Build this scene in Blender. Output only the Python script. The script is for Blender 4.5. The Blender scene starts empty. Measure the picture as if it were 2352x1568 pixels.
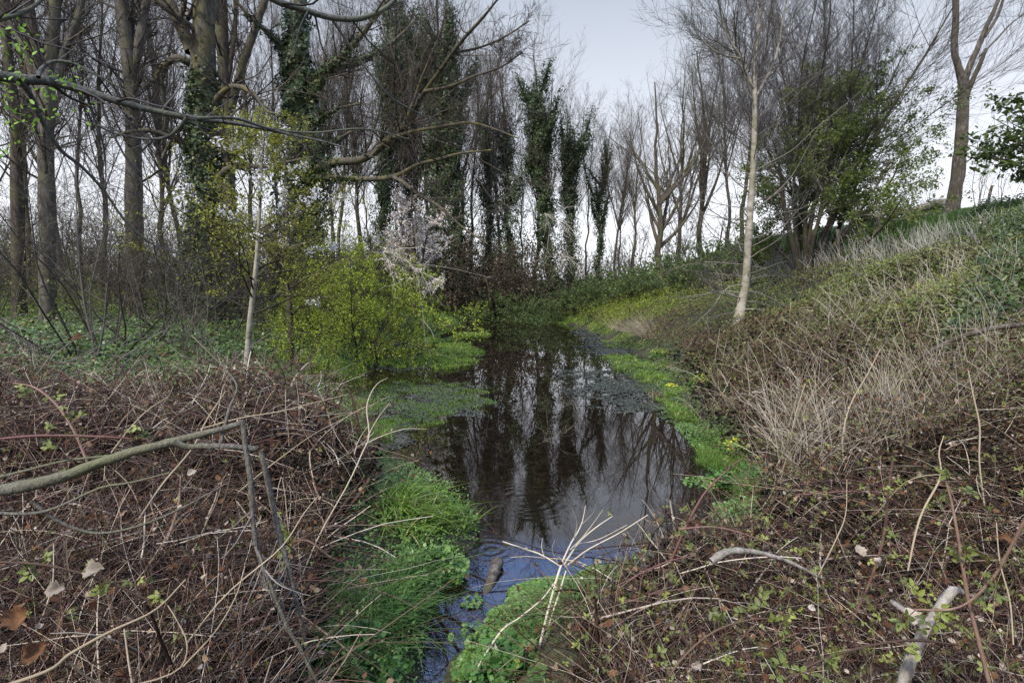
import bpy, math
import numpy as np
R = math.radians
SC = bpy.context.scene
COL = SC.collection

# ------------------------------------------------------------------ camera, world, sun, exposure
F, CX, CY = 1307.0, 1176.0, 784.0            # focal length and centre in a 2352 x 1568 picture
PITCH = math.atan(140.0 / F)
CAMZ = 2.2
cam = bpy.data.objects.new('camera', bpy.data.cameras.new('camera'))
COL.objects.link(cam)
cam.data.sensor_width = 36.0
cam.data.lens = 36.0 * F / 2352.0
cam.data.clip_start = 0.05
cam.data.clip_end = 2000
cam.location = (0, 0, CAMZ)
cam.rotation_euler = (math.pi / 2 - PITCH, 0, 0)
SC.camera = cam

w = bpy.data.worlds.new('World')
SC.world = w
w.use_nodes = True
nt = w.node_tree
nt.nodes.clear()
SUN_EL, SUN_AZ = R(48), R(215)               # azimuth clockwise from +Y: behind the camera, to its left
sky = nt.nodes.new('ShaderNodeTexSky')
sky.sky_type = 'NISHITA'
sky.sun_disc = False
sky.sun_elevation = SUN_EL
sky.sun_rotation = SUN_AZ
sky.air_density = 1.0
sky.dust_density = 1.0
hs = nt.nodes.new('ShaderNodeHueSaturation')
hs.inputs['Saturation'].default_value = 0.5
SKYK = 0.10
kk = nt.nodes.new('ShaderNodeMixRGB'); kk.blend_type = 'MULTIPLY'; kk.inputs[0].default_value = 1
kk.inputs[2].default_value = (SKYK, SKYK, SKYK, 1)
tcw = nt.nodes.new('ShaderNodeTexCoord'); sx = nt.nodes.new('ShaderNodeSeparateXYZ')
veil = nt.nodes.new('ShaderNodeValToRGB')    # thin cloud, whitest low; blue boosted above the frame to light ground and water
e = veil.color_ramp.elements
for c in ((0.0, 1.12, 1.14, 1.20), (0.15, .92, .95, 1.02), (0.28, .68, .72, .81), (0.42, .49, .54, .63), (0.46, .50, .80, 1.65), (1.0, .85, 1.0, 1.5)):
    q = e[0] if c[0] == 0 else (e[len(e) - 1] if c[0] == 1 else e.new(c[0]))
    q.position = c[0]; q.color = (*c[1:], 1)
mxw = nt.nodes.new('ShaderNodeMixRGB'); mxw.inputs[0].default_value = 0.85
bg = nt.nodes.new('ShaderNodeBackground'); bg.inputs['Strength'].default_value = 1.0
ow = nt.nodes.new('ShaderNodeOutputWorld')
nt.links.new(sky.outputs[0], hs.inputs['Color']); nt.links.new(hs.outputs[0], kk.inputs[1])
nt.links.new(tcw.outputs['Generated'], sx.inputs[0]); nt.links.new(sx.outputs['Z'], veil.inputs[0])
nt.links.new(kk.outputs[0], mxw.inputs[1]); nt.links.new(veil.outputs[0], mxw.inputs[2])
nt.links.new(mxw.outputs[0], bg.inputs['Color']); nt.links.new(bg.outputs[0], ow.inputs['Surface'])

sun = bpy.data.lights.new('sun', 'SUN')
sun.energy = 4.4
sun.angle = R(7)
sun.color = (1.0, 0.93, 0.82)
so = bpy.data.objects.new('sun', sun)
COL.objects.link(so)
so.rotation_euler = (math.pi / 2 - SUN_EL, 0, math.pi - SUN_AZ)
SC.view_settings.view_transform = 'Standard'
SC.view_settings.look = 'None'
SC.view_settings.gamma = 1
SC.view_settings.exposure = 0.35
SC.cycles.max_bounces = 6
SC.cycles.transparent_max_bounces = 4

# ------------------------------------------------------------------ helpers
def rng(seed): return np.random.default_rng(seed)
FWD = np.array([0, math.cos(PITCH), -math.sin(PITCH)])
UP = np.array([0, math.sin(PITCH), math.cos(PITCH)])
def ray(px, py):
    return np.array([1, 0, 0]) * ((px - CX) / F) + UP * ((CY - py) / F) + FWD
def at(px, py, Y):
    d = ray(px, py)
    return np.array([0, 0, CAMZ]) + d * (Y / d[1])
def nrm(a): return a / np.maximum(np.linalg.norm(a, axis=-1, keepdims=True), 1e-9)

EY = np.array([-3, 2.0, 3.1, 3.6, 4.2, 4.6, 5.2, 6.3, 8.1, 11.2, 14, 18.4, 22.8, 28.5, 34, 40, 46])
EL = np.array([-.62, -.60, -.58, -.55, -.44, -.36, -.40, -1.45, -2.1, -3.6, -3.8, -4.3, -3.9, -2.9, -2.6, -3.4, -9])
ER = np.array([-.34, -.34, -.34, .05, 1.15, 1.65, 2.10, 2.55, 2.75, 3.35, 3.9, 3.8, 3.5, 2.9, 1.2, -1.2, -9])
HB = np.interp(EY, [-3, 4.6, 6.3, 50], [2.9, 2.9, 3.1, 3.1])
HB = np.maximum(HB, ER + .45)
def wob(x, y):
    return .10 * np.sin(x * 1.9 + y * 2.7) + .07 * np.sin(y * 4.3 - x * 2.2 + 1) + .05 * np.sin(7.1 * y + 3.3 * x)
def edges(y, x=0.0):
    s = np.clip((y - 3) / 4, .2, 1)
    return np.interp(y, EY, EL) + wob(x * 0, y) * s, np.interp(y, EY, ER) + wob(x * 0 + 5, y) * s
def sm(e0, e1, v):
    t = np.clip((v - e0) / (e1 - e0), 0, 1)
    return t * t * (3 - 2 * t)
def bumps(x, y):
    return (.06 * np.sin(1.3 * x + .7 * y) + .05 * np.sin(2.1 * y - 1.1 * x + 2) + .035 * np.sin(3.7 * x + 2.9 * y + .5)
            + .02 * np.sin(6.3 * x - 5.1 * y))
def gz(x, y):
    x = np.asarray(x, float); y = np.asarray(y, float)
    xl, xr = edges(y)
    dl, dr = xl - x, x - xr
    zl = np.interp(dl, [0, .12, .5, 1.5, 3, 5, 12, 80], [0, .07, .22, .45, .62, .88, 1.0, 1.4])
    low = np.interp(dr, [0, .12, .7, 200], [0, .07, .26, .30])
    s = x - np.interp(y, EY, HB)
    fade = 1 - .55 * sm(34, 60, y)
    zr = low + np.interp(s, [0, .4, 2, 5.3, 9.3, 11.8, 13.2, 15.5, 40], [0, .12, .80, 2.1, 3.55, 4.4, 4.65, 4.75, 4.9]) * fade
    z = np.where(dl > 0, zl, np.where(dr > 0, zr, -.35 * sm(0, .5, np.minimum(-dl, -dr))))
    out = np.maximum(dl, dr)
    bank = sm(45, 49, y) * .5
    return z + bumps(x, y) * sm(.1, 1.2, out) + np.where(out <= 0, bank * 1.6, 0)
def G(x, y): return float(gz(x, y))
def hit(px, py, lift=0.0):
    d = ray(px, py); o = np.array([0, 0, CAMZ])
    for t in np.geomspace(.8, 120, 2500):
        p = o + d * t
        if p[2] < G(p[0], p[1]) + lift: return p
    return o + d * 60

def tag(o, label, cat, group=None, kind=None):
    o['label'] = label; o['category'] = cat
    if group: o['group'] = group
    if kind: o['kind'] = kind
    return o
def thing(name, label, cat, loc, group=None, kind=None):
    o = bpy.data.objects.new(name, None); COL.objects.link(o)
    o.empty_display_size = .1
    o.location = tuple(float(v) for v in loc)
    return tag(o, label, cat, group, kind)
def dup(root, loc, rz, scale, label, group=None):
    r = root.copy(); COL.objects.link(r)
    r.location = tuple(float(v) for v in loc); r.rotation_euler = (0, 0, rz); r.scale = scale
    r['label'] = label
    if group: r['group'] = group
    for ch in list(root.children):
        c = ch.copy(); COL.objects.link(c); c.parent = r
        for g in ch.children:
            d = g.copy(); COL.objects.link(d); d.parent = c
    return r

class Geo:
    def __init__(s): s.V = []; s.T = []; s.Q = []; s.A = []; s.n = 0
    def add(s, V, T=None, Q=None, A=0.5):
        V = np.asarray(V, float).reshape(-1, 3); k = len(V)
        if k == 0: return
        if T is not None and len(T): s.T.append(np.asarray(T).reshape(-1, 3) + s.n)
        if Q is not None and len(Q): s.Q.append(np.asarray(Q).reshape(-1, 4) + s.n)
        s.V.append(V); s.A.append(np.broadcast_to(np.asarray(A, float).reshape(-1), (k,)) if np.size(A) in (1, k) else np.repeat(A, k // np.size(A)))
        s.n += k
    def tubes(s, P, Rd, k=3, A=None, g=None, rough=0.0):
        """P (m,n,3) centre lines, Rd (m,n) radii"""
        P = np.asarray(P, float); Rd = np.asarray(Rd, float)
        m, n, _ = P.shape
        if m == 0: return
        t = np.empty_like(P)
        t[:, 1:-1] = P[:, 2:] - P[:, :-2]; t[:, 0] = P[:, 1] - P[:, 0]; t[:, -1] = P[:, -1] - P[:, -2]
        t = nrm(t)
        md = nrm(P[:, -1] - P[:, 0])
        ref = np.where(np.abs(md[:, 2:3]) > .75, np.array([[1., .2, 0]]), np.array([[0., 0, 1.]]))[:, None, :]
        a = nrm(np.cross(t, np.broadcast_to(ref, t.shape))); b = np.cross(t, a)
        th = np.arange(k) * 2 * math.pi / k
        rr = Rd[:, :, None]
        if rough and g is not None: rr = rr * (1 + g.normal(0, rough, (m, n, k)))
        else: rr = np.broadcast_to(rr, (m, n, k))
        V = P[:, :, None, :] + rr[..., None] * (a[:, :, None, :] * np.cos(th)[None, None, :, None] + b[:, :, None, :] * np.sin(th)[None, None, :, None])
        i = np.arange(m)[:, None, None] * n * k + np.arange(n - 1)[None, :, None] * k
        j = np.arange(k)[None, None, :]; j2 = (j + 1) % k
        Q = np.stack([i + j, i + j2, i + k + j2, i + k + j], -1).reshape(-1, 4)
        if A is None: A = np.full(m, .5)
        s.add(V.reshape(-1, 3), None, Q, np.repeat(np.broadcast_to(np.asarray(A, float), (m,)), n * k))
    def leaves(s, P, N, size, tpl, g, A=None, spin=None):
        """one template leaf at each P, facing N"""
        P = np.asarray(P, float); m = len(P)
        if m == 0: return
        N = nrm(np.asarray(N, float))
        tv, tt = tpl
        r = nrm(g.normal(size=(m, 3))) if spin is None else np.asarray(spin, float)
        x = nrm(np.cross(r, N)); y = np.cross(N, x)
        size = np.broadcast_to(np.asarray(size, float), (m,))[:, None, None]
        V = P[:, None, :] + size * (x[:, None, :] * tv[None, :, 0:1] + y[:, None, :] * tv[None, :, 1:2] + N[:, None, :] * tv[None, :, 2:3])
        k = len(tv)
        T = (np.arange(m)[:, None, None] * k + np.asarray(tt)[None]).reshape(-1, 3)
        if A is None: A = g.random(m)
        s.add(V.reshape(-1, 3), T, None, np.repeat(A, k))
    def blades(s, P, h, wd, lean, g, A=None, n=3):
        P = np.asarray(P, float); m = len(P)
        if m == 0: return
        az = g.random(m) * 2 * math.pi
        d = np.stack([np.cos(az), np.sin(az), 0 * az], 1); sd = np.stack([-np.sin(az), np.cos(az), 0 * az], 1)
        h = np.broadcast_to(h, (m,)); lean = np.abs(np.broadcast_to(lean, (m,)) * g.normal(1, .45, m)); wd = np.broadcast_to(wd, (m,))
        L = []
        for i in range(n + 1):
            u = i / n
            c = P + d * (h * lean * u ** 1.8)[:, None] + np.array([0, 0, 1.]) * (h * (u - .35 * np.minimum(lean, 1.6) * u ** 2.4))[:, None]
            ww = (wd * .5 * (1 - u) ** .6)[:, None] * sd
            if i < n: L += [c - ww, c + ww]
            else: L += [c]
        V = np.stack(L, 1); k = 2 * n + 1
        base = np.arange(m)[:, None] * k
        Q = np.concatenate([np.stack([base + 2 * i, base + 2 * i + 1, base + 2 * i + 3, base + 2 * i + 2], -1).reshape(-1, 4) for i in range(n - 1)])
        T = np.stack([base + 2 * n - 2, base + 2 * n - 1, base + 2 * n], -1).reshape(-1, 3)
        if A is None: A = g.random(m)
        s.add(V.reshape(-1, 3), T, Q, np.repeat(A, k))
    def obj(s, name, mat, parent=None, smooth=True, origin=None):
        V = np.concatenate(s.V) if s.V else np.zeros((0, 3)); A = np.concatenate(s.A) if s.A else np.zeros(0)
        if origin is not None: V = V - np.asarray(origin, float)
        T = np.concatenate(s.T) if s.T else np.zeros((0, 3), int); Q = np.concatenate(s.Q) if s.Q else np.zeros((0, 4), int)
        me = bpy.data.meshes.new(name)
        me.vertices.add(len(V)); me.vertices.foreach_set('co', V.astype(np.float32).ravel())
        li = np.concatenate([T.ravel(), Q.ravel()]).astype(np.int32)
        me.loops.add(len(li)); me.loops.foreach_set('vertex_index', li)
        st = np.concatenate([np.arange(len(T)) * 3, len(T) * 3 + np.arange(len(Q)) * 4]).astype(np.int32)
        me.polygons.add(len(st)); me.polygons.foreach_set('loop_start', st)
        me.polygons.foreach_set('use_smooth', np.full(len(st), smooth))
        at_ = me.attributes.new('tint', 'FLOAT', 'POINT'); at_.data.foreach_set('value', A.astype(np.float32))
        me.materials.append(mat)
        me.update(calc_edges=True); me.validate()
        o = bpy.data.objects.new(name, me); COL.objects.link(o)
        if parent is not None: o.parent = parent
        return o

# leaf templates: vertices (across, along, up) and triangles
def tpl(v, t): return np.array(v, float), np.array(t)
DIAMOND = tpl([(0, -.5, 0), (.36, 0, .08), (0, .5, 0), (-.36, 0, .08)], [(0, 1, 2), (0, 2, 3)])
OVAL = tpl([(0, 0, 0), (.24, .28, .06), (.2, .68, .04), (0, 1, -.06), (-.2, .68, .04), (-.24, .28, .06), (0, .5, -.02)],
           [(0, 1, 6), (1, 2, 6), (2, 3, 6), (3, 4, 6), (4, 5, 6), (5, 0, 6)])
IVY = tpl([(0, -.1, 0), (.38, -.25, .02), (.5, .15, -.04), (.22, .22, .03), (0, .62, -.05), (-.22, .22, .03), (-.5, .15, -.04), (-.38, -.25, .02)],
          [(0, 1, 2), (0, 2, 3), (0, 3, 4), (0, 4, 5), (0, 5, 6), (0, 6, 7)])
def _tri():                                       # bramble leaf of three leaflets
    V, T = [], []
    for a, sc in ((0, 1), (1.25, .8), (-1.25, .8)):
        c, s_ = math.cos(a), math.sin(a)
        k = len(V)
        for x, y, z in OVAL[0]:
            x, y, z = x * sc * 1.15, y * sc + .12, z * sc
            V.append((x * c - y * s_, x * s_ + y * c, z - .12 * abs(a) * y))
        T += [tuple(q + k for q in t) for t in OVAL[1]]
    return tpl(V, T)
TRIFOIL = _tri()
def _jag(n=5):                                    # jagged nettle or buttercup leaf
    V = [(0, .45, -.03)]; m = 2 * n
    for i in range(m + 1):
        a = -math.pi / 2 + .25 + (2 * math.pi - .5) * i / m
        r = (.5 if i % 2 else .36) * (1 + .25 * math.sin(a))
        V.append((r * math.cos(a), .45 + r * math.sin(a), .05 * math.sin(3 * i)))
    return tpl(V, [(0, i, i + 1) for i in range(1, m + 1)])
JAG = _jag(7)
ROUND = tpl([(0, 0, 0)] + [(.5 * math.cos(i * math.pi / 3), .5 * math.sin(i * math.pi / 3), .06) for i in range(6)], [(0, i + 1, (i + 1) % 6 + 1) for i in range(6)])
CURL = tpl([(0, 0, .1), (.3, .25, -.08), (.34, .6, .12), (.05, 1, .22), (-.3, .7, -.02), (-.28, .3, .16), (.02, .5, -.08)],
           [(0, 1, 6), (1, 2, 6), (2, 3, 6), (3, 4, 6), (4, 5, 6), (5, 0, 6)])

# ------------------------------------------------------------------ materials
def newmat(name):
    m = bpy.data.materials.new(name); m.use_nodes = True
    n = m.node_tree; n.nodes.clear()
    return m, n, n.nodes.new, n.links.new
def ramp(N, cols, interp='LINEAR'):
    r = N('ShaderNodeValToRGB'); e = r.color_ramp.elements; r.color_ramp.interpolation = interp
    while len(e) < len(cols): e.new(.5)
    for i, c in enumerate(cols):
        e[i].position = c[0]; e[i].color = (*c[1:4], 1)
    return r
def tintmat(name, cols, transl=0.0, rough=.6, spec=.3, noise=0.0, nscale=40.0, bump=0.0):
    """colour picked from a ramp by each leaf's or stem's own tint, with fine mottling"""
    m, n, N, L = newmat(name)
    a = N('ShaderNodeAttribute'); a.attribute_name = 'tint'
    f = a.outputs['Fac']
    tc = N('ShaderNodeTexCoord')
    nz = N('ShaderNodeTexNoise'); nz.inputs['Scale'].default_value = nscale; nz.inputs['Detail'].default_value = 2
    L(tc.outputs['Object'], nz.inputs['Vector'])
    if noise:
        ma = N('ShaderNodeMath'); ma.operation = 'MULTIPLY_ADD'
        sb = N('ShaderNodeMath'); sb.operation = 'SUBTRACT'; sb.inputs[1].default_value = .5
        L(nz.outputs['Fac'], sb.inputs[0]); L(sb.outputs[0], ma.inputs[0]); ma.inputs[1].default_value = noise; L(f, ma.inputs[2]); f = ma.outputs[0]
    r = ramp(N, cols); L(f, r.inputs[0])
    p = N('ShaderNodeBsdfPrincipled'); L(r.outputs[0], p.inputs['Base Color'])
    p.inputs['Roughness'].default_value = rough; p.inputs['Specular IOR Level'].default_value = spec
    if bump:
        b = N('ShaderNodeBump'); b.inputs['Strength'].default_value = bump; b.inputs['Distance'].default_value = .01
        L(nz.outputs['Fac'], b.inputs['Height']); L(b.outputs[0], p.inputs['Normal'])
    o = N('ShaderNodeOutputMaterial')
    if transl:
        t = N('ShaderNodeBsdfTranslucent'); L(r.outputs[0], t.inputs['Color'])
        mx = N('ShaderNodeMixShader'); mx.inputs[0].default_value = transl
        L(p.outputs[0], mx.inputs[1]); L(t.outputs[0], mx.inputs[2]); L(mx.outputs[0], o.inputs['Surface'])
    else: L(p.outputs[0], o.inputs['Surface'])
    return m
def barkmat(name, c0, c1, c2, moss=None, scale=9.0, bump=.5, stretch=.25, ringy=False):
    """bark: furrows stretched along the stem (or across it), blotches, and moss or lichen"""
    m, n, N, L = newmat(name)
    tc = N('ShaderNodeTexCoord'); mp = N('ShaderNodeMapping')
    mp.inputs['Scale'].default_value = (1, 1, stretch) if not ringy else (.6, .6, 1.3)
    L(tc.outputs['Object'], mp.inputs['Vector'])
    nz = N('ShaderNodeTexNoise'); nz.inputs['Scale'].default_value = scale; nz.inputs['Detail'].default_value = 6; nz.inputs['Roughness'].default_value = .65
    L(mp.outputs[0], nz.inputs['Vector'])
    r = ramp(N, [(.3, *c0), (.5, *c1), (.72, *c2)]); L(nz.outputs['Fac'], r.inputs[0])
    col = r.outputs[0]
    n2 = N('ShaderNodeTexNoise'); n2.inputs['Scale'].default_value = 2.3; n2.inputs['Detail'].default_value = 4
    L(tc.outputs['Object'], n2.inputs['Vector'])
    if moss:
        r2 = ramp(N, [(.47, 0, 0, 0), (.66, 1, 1, 1)]); L(n2.outputs['Fac'], r2.inputs[0])
        mx = N('ShaderNodeMixRGB'); L(r2.outputs[0], mx.inputs[0]); L(col, mx.inputs[1]); mx.inputs[2].default_value = (*moss, 1)
        col = mx.outputs[0]
    p = N('ShaderNodeBsdfPrincipled'); L(col, p.inputs['Base Color']); p.inputs['Roughness'].default_value = .85; p.inputs['Specular IOR Level'].default_value = .2
    b = N('ShaderNodeBump'); b.inputs['Strength'].default_value = bump; b.inputs['Distance'].default_value = .03
    L(nz.outputs['Fac'], b.inputs['Height']); L(b.outputs[0], p.inputs['Normal'])
    o = N('ShaderNodeOutputMaterial'); L(p.outputs[0], o.inputs['Surface'])
    return m

M = {}
M['bark_grey'] = barkmat('bark_grey', (.028, .024, .02), (.085, .075, .062), (.17, .152, .13), (.10, .095, .05), 14)
M['bark_brown'] = barkmat('bark_brown', (.022, .017, .013), (.065, .051, .039), (.13, .105, .082), (.085, .085, .035), 14)
M['bark_main'] = barkmat('bark_main', (.024, .021, .016), (.075, .066, .05), (.145, .13, .10), (.12, .105, .045), 16)
M['bark_pale'] = barkmat('bark_pale', (.10, .085, .065), (.29, .26, .21), (.44, .41, .35), (.20, .19, .12), 7, .35, ringy=True)
M['bark_dead'] = barkmat('bark_dead', (.025, .02, .016), (.09, .075, .06), (.22, .195, .165), (.08, .07, .045), 16, 1.0, .35)
M['bark_bleached'] = barkmat('bark_bleached', (.09, .075, .06), (.26, .23, .19), (.42, .39, .34), (.16, .15, .12), 22, .8, .5)
M['bark_smooth'] = barkmat('bark_smooth', (.03, .031, .028), (.075, .077, .07), (.15, .15, .135), (.11, .12, .08), 55, .6, .6)
M['bark_lichen'] = barkmat('bark_lichen', (.05, .044, .036), (.13, .118, .098), (.24, .225, .19), (.15, .15, .085), 70, .7, .5)
M['twig_brown'] = tintmat('twig_brown', [(0, .02, .015, .011), (.5, .048, .037, .027), (1, .11, .087, .064)], rough=.75, noise=.3)
M['twig_grey'] = tintmat('twig_grey', [(0, .05, .042, .036), (.5, .13, .112, .095), (1, .26, .235, .20)], rough=.7, noise=.3)
M['twig_dark'] = tintmat('twig_dark', [(0, .02, .017, .015), (.5, .05, .043, .038), (1, .12, .105, .09)], rough=.7, noise=.3)
M['twig_pale'] = tintmat('twig_pale', [(0, .16, .135, .10), (.5, .33, .29, .225), (1, .5, .46, .38)], rough=.7, noise=.3)
M['ivy'] = tintmat('ivy', [(0, .014, .028, .010), (.5, .034, .058, .018), (.85, .066, .095, .025), (1, .13, .14, .045)], .15, .45, .32)
M['ivy_ground'] = tintmat('ivy_ground', [(0, .04, .07, .018), (.5, .095, .16, .04), (.85, .16, .24, .06), (1, .25, .32, .07)], .15, .36, .5)
M['leaf_yellow'] = tintmat('leaf_yellow', [(0, .15, .20, .016), (.5, .29, .37, .035), (1, .46, .55, .08)], .35, .55, .3)
M['leaf_spring'] = tintmat('leaf_spring', [(0, .07, .095, .022), (.5, .135, .175, .04), (1, .23, .28, .065)], .45, .5, .3)
M['leaf_olive'] = tintmat('leaf_olive', [(0, .10, .09, .015), (.5, .19, .19, .025), (1, .31, .33, .05)], .35, .55, .3)
M['leaf_shrub'] = tintmat('leaf_shrub', [(0, .035, .06, .015), (.5, .075, .12, .028), (1, .15, .20, .045)], .3, .5, .35)
M['leaf_dark'] = tintmat('leaf_dark', [(0, .026, .044, .010), (.5, .055, .086, .018), (1, .11, .15, .03)], .25, .42, .4)
M['leaf_lime'] = tintmat('leaf_lime', [(0, .12, .24, .02), (1, .24, .42, .05)], .4, .5, .3)
M['leaf_bramble'] = tintmat('leaf_bramble', [(0, .07, .032, .016), (.25, .09, .06, .022), (.48, .075, .09, .02), (.8, .13, .16, .032), (1, .24, .27, .055)], .25, .5, .35)
M['leaf_dead'] = tintmat('leaf_dead', [(0, .07, .03, .014), (.45, .16, .085, .04), (.75, .25, .18, .11), (1, .52, .46, .38)], .2, .75, .15)
M['leaf_dead_large'] = tintmat('leaf_dead_large', [(0, .05, .025, .015), (.6, .17, .085, .04), (1, .30, .19, .11)], .2, .75, .15, noise=.7, nscale=70)
M['leaf_litter_pale'] = tintmat('leaf_litter_pale', [(0, .18, .14, .10), (1, .50, .45, .38)], .15, .8, .15, noise=.5, nscale=60)
M['cane'] = tintmat('cane', [(0, .015, .009, .006), (.3, .06, .034, .021), (.5, .125, .08, .048), (.62, .12, .05, .045), (.75, .26, .19, .125), (1, .62, .55, .43)], 0, .6, .3, noise=.15)
M['shade_leaf'] = tintmat('shade_leaf', [(0, .007, .005, .004), (.5, .022, .014, .009), (1, .12, .08, .05)], .05, .8, .15)  # dead leaves coloured near black to stand in for shade below brambles
M['stalk'] = tintmat('stalk', [(0, .24, .21, .165), (.5, .44, .41, .35), (1, .66, .63, .56)], .1, .65, .25)
M['straw'] = tintmat('straw', [(0, .20, .145, .085), (.5, .38, .31, .21), (1, .62, .56, .45)], .1, .65, .25)
M['grass'] = tintmat('grass', [(0, .06, .11, .016), (.5, .13, .23, .03), (.9, .27, .40, .07), (1, .42, .38, .18)], .35, .5, .3)
M['grass_hill'] = tintmat('grass_hill', [(0, .04, .085, .02), (.5, .085, .17, .035), (1, .17, .24, .06)], .3, .5, .3)
M['pond_weed'] = tintmat('pond_weed', [(0, .05, .085, .016), (.5, .10, .185, .025), (1, .19, .31, .05)], .3, .5, .3)
M['cress'] = tintmat('cress', [(0, .05, .11, .022), (.5, .105, .20, .038), (1, .20, .32, .08)], .3, .4, .4)
M['nettle'] = tintmat('nettle', [(0, .03, .085, .02), (.5, .06, .15, .03), (1, .11, .23, .05)], .3, .5, .3)
M['petal_white'] = tintmat('petal_white', [(0, .75, .72, .72), (1, .86, .86, .86)], .4, .6, .2)
M['petal_pink'] = tintmat('petal_pink', [(0, .70, .60, .52), (1, .92, .88, .80)], .4, .6, .2)
M['petal_yellow'] = tintmat('petal_yellow', [(0, .42, .42, .04), (1, .66, .63, .08)], .35, .6, .2)
M['dry_leaf_brown'] = tintmat('dry_leaf_brown', [(0, .026, .022, .014), (.6, .065, .052, .032), (1, .13, .10, .06)], .15, .75, .15)

def ground_mat():
    m, n, N, L = newmat('ground_soil')
    tc = N('ShaderNodeTexCoord')
    a = N('ShaderNodeTexNoise'); a.inputs['Scale'].default_value = 9; a.inputs['Detail'].default_value = 8; a.inputs['Roughness'].default_value = .7
    b = N('ShaderNodeTexNoise'); b.inputs['Scale'].default_value = .55; b.inputs['Detail'].default_value = 4
    L(tc.outputs['Object'], a.inputs['Vector']); L(tc.outputs['Object'], b.inputs['Vector'])
    r1 = ramp(N, [(.3, .010, .007, .005), (.5, .028, .019, .013), (.7, .07, .05, .033)]); L(a.outputs['Fac'], r1.inputs[0])
    r2 = ramp(N, [(.3, .022, .030, .010), (.5, .045, .062, .018), (.7, .09, .10, .035)]); L(a.outputs['Fac'], r2.inputs[0])
    r3 = ramp(N, [(.42, 0, 0, 0), (.6, 1, 1, 1)]); L(b.outputs['Fac'], r3.inputs[0])
    mx = N('ShaderNodeMixRGB'); L(r3.outputs[0], mx.inputs[0]); L(r1.outputs[0], mx.inputs[1]); L(r2.outputs[0], mx.inputs[2])
    p = N('ShaderNodeBsdfPrincipled'); L(mx.outputs[0], p.inputs['Base Color']); p.inputs['Roughness'].default_value = .95
    bu = N('ShaderNodeBump'); bu.inputs['Strength'].default_value = .8; bu.inputs['Distance'].default_value = .05
    L(a.outputs['Fac'], bu.inputs['Height']); L(bu.outputs[0], p.inputs['Normal'])
    o = N('ShaderNodeOutputMaterial'); L(p.outputs[0], o.inputs['Surface'])
    return m
def water_mat():
    m, n, N, L = newmat('pond_water')
    tc = N('ShaderNodeTexCoord'); ge = N('ShaderNodeNewGeometry')
    a = N('ShaderNodeTexNoise'); a.inputs['Scale'].default_value = 7; a.inputs['Detail'].default_value = 7; a.inputs['Roughness'].default_value = .7
    L(tc.outputs['Object'], a.inputs['Vector'])
    r = ramp(N, [(.35, .003, .0022, .0016), (.55, .010, .0065, .004), (.75, .026, .017, .010)]); L(a.outputs['Fac'], r.inputs[0])
    p = N('ShaderNodeBsdfPrincipled'); L(r.outputs[0], p.inputs['Base Color'])
    p.inputs['Roughness'].default_value = .015; p.inputs['IOR'].default_value = 2.0
    # ripples: rings round a few points, dying out with distance, over a faint all-over swell
    def ring(cx, cy, freq, fall):
        d = N('ShaderNodeVectorMath'); d.operation = 'DISTANCE'; L(ge.outputs['Position'], d.inputs[0]); d.inputs[1].default_value = (cx, cy, 0)
        s = N('ShaderNodeMath'); s.operation = 'MULTIPLY'; 
        wn = N('ShaderNodeTexNoise'); wn.inputs['Scale'].default_value = 2.5; L(ge.outputs['Position'], wn.inputs['Vector'])
        wa = N('ShaderNodeMath'); wa.operation = 'MULTIPLY_ADD'; L(wn.outputs['Fac'], wa.inputs[0]); wa.inputs[1].default_value = .16; L(d.outputs['Value'], wa.inputs[2])
        L(wa.outputs[0], s.inputs[0]); s.inputs[1].default_value = freq
        c = N('ShaderNodeMath'); c.operation = 'SINE'; L(s.outputs[0], c.inputs[0])
        e = N('ShaderNodeMapRange'); e.inputs['From Min'].default_value = 0; e.inputs['From Max'].default_value = fall; e.inputs['To Min'].default_value = 1; e.inputs['To Max'].default_value = 0; e.interpolation_type = 'SMOOTHSTEP'
        L(d.outputs['Value'], e.inputs['Value'])
        q = N('ShaderNodeMath'); q.operation = 'MULTIPLY'; L(c.outputs[0], q.inputs[0]); L(e.outputs[0], q.inputs[1])
        q2 = N('ShaderNodeMath'); q2.operation = 'MULTIPLY'; L(q.outputs[0], q2.inputs[0]); q2.inputs[1].default_value = .9
        return q2.outputs[0]
    h = None
    for c in RINGS:
        q = ring(*c)
        if h is None: h = q
        else:
            s = N('ShaderNodeMath'); s.operation = 'ADD'; L(h, s.inputs[0]); L(q, s.inputs[1]); h = s.outputs[0]
    w1 = N('ShaderNodeTexNoise'); w1.inputs['Scale'].default_value = 3.2; w1.inputs['Detail'].default_value = 1
    mp = N('ShaderNodeMapping'); mp.inputs['Scale'].default_value = (1, 1.4, 1); L(ge.outputs['Position'], mp.inputs['Vector']); L(mp.outputs[0], w1.inputs['Vector'])
    ma = N('ShaderNodeMath'); ma.operation = 'MULTIPLY_ADD'; L(w1.outputs['Fac'], ma.inputs[0]); ma.inputs[1].default_value = .55; L(h, ma.inputs[2])
    b = N('ShaderNodeBump'); b.inputs['Strength'].default_value = 1.0; b.inputs['Distance'].default_value = .00035
    L(ma.outputs[0], b.inputs['Height']); L(b.outputs[0], p.inputs['Normal'])
    o = N('ShaderNodeOutputMaterial'); L(p.outputs[0], o.inputs['Surface'])
    return m
_r1, _r2, _r3 = hit(1205, 1222), hit(893, 1078), hit(1130, 1300)
RINGS = [(_r1[0], _r1[1], 62, .75), (_r2[0], _r2[1], 60, .5), (_r3[0], _r3[1], 75, .35)]

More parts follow.
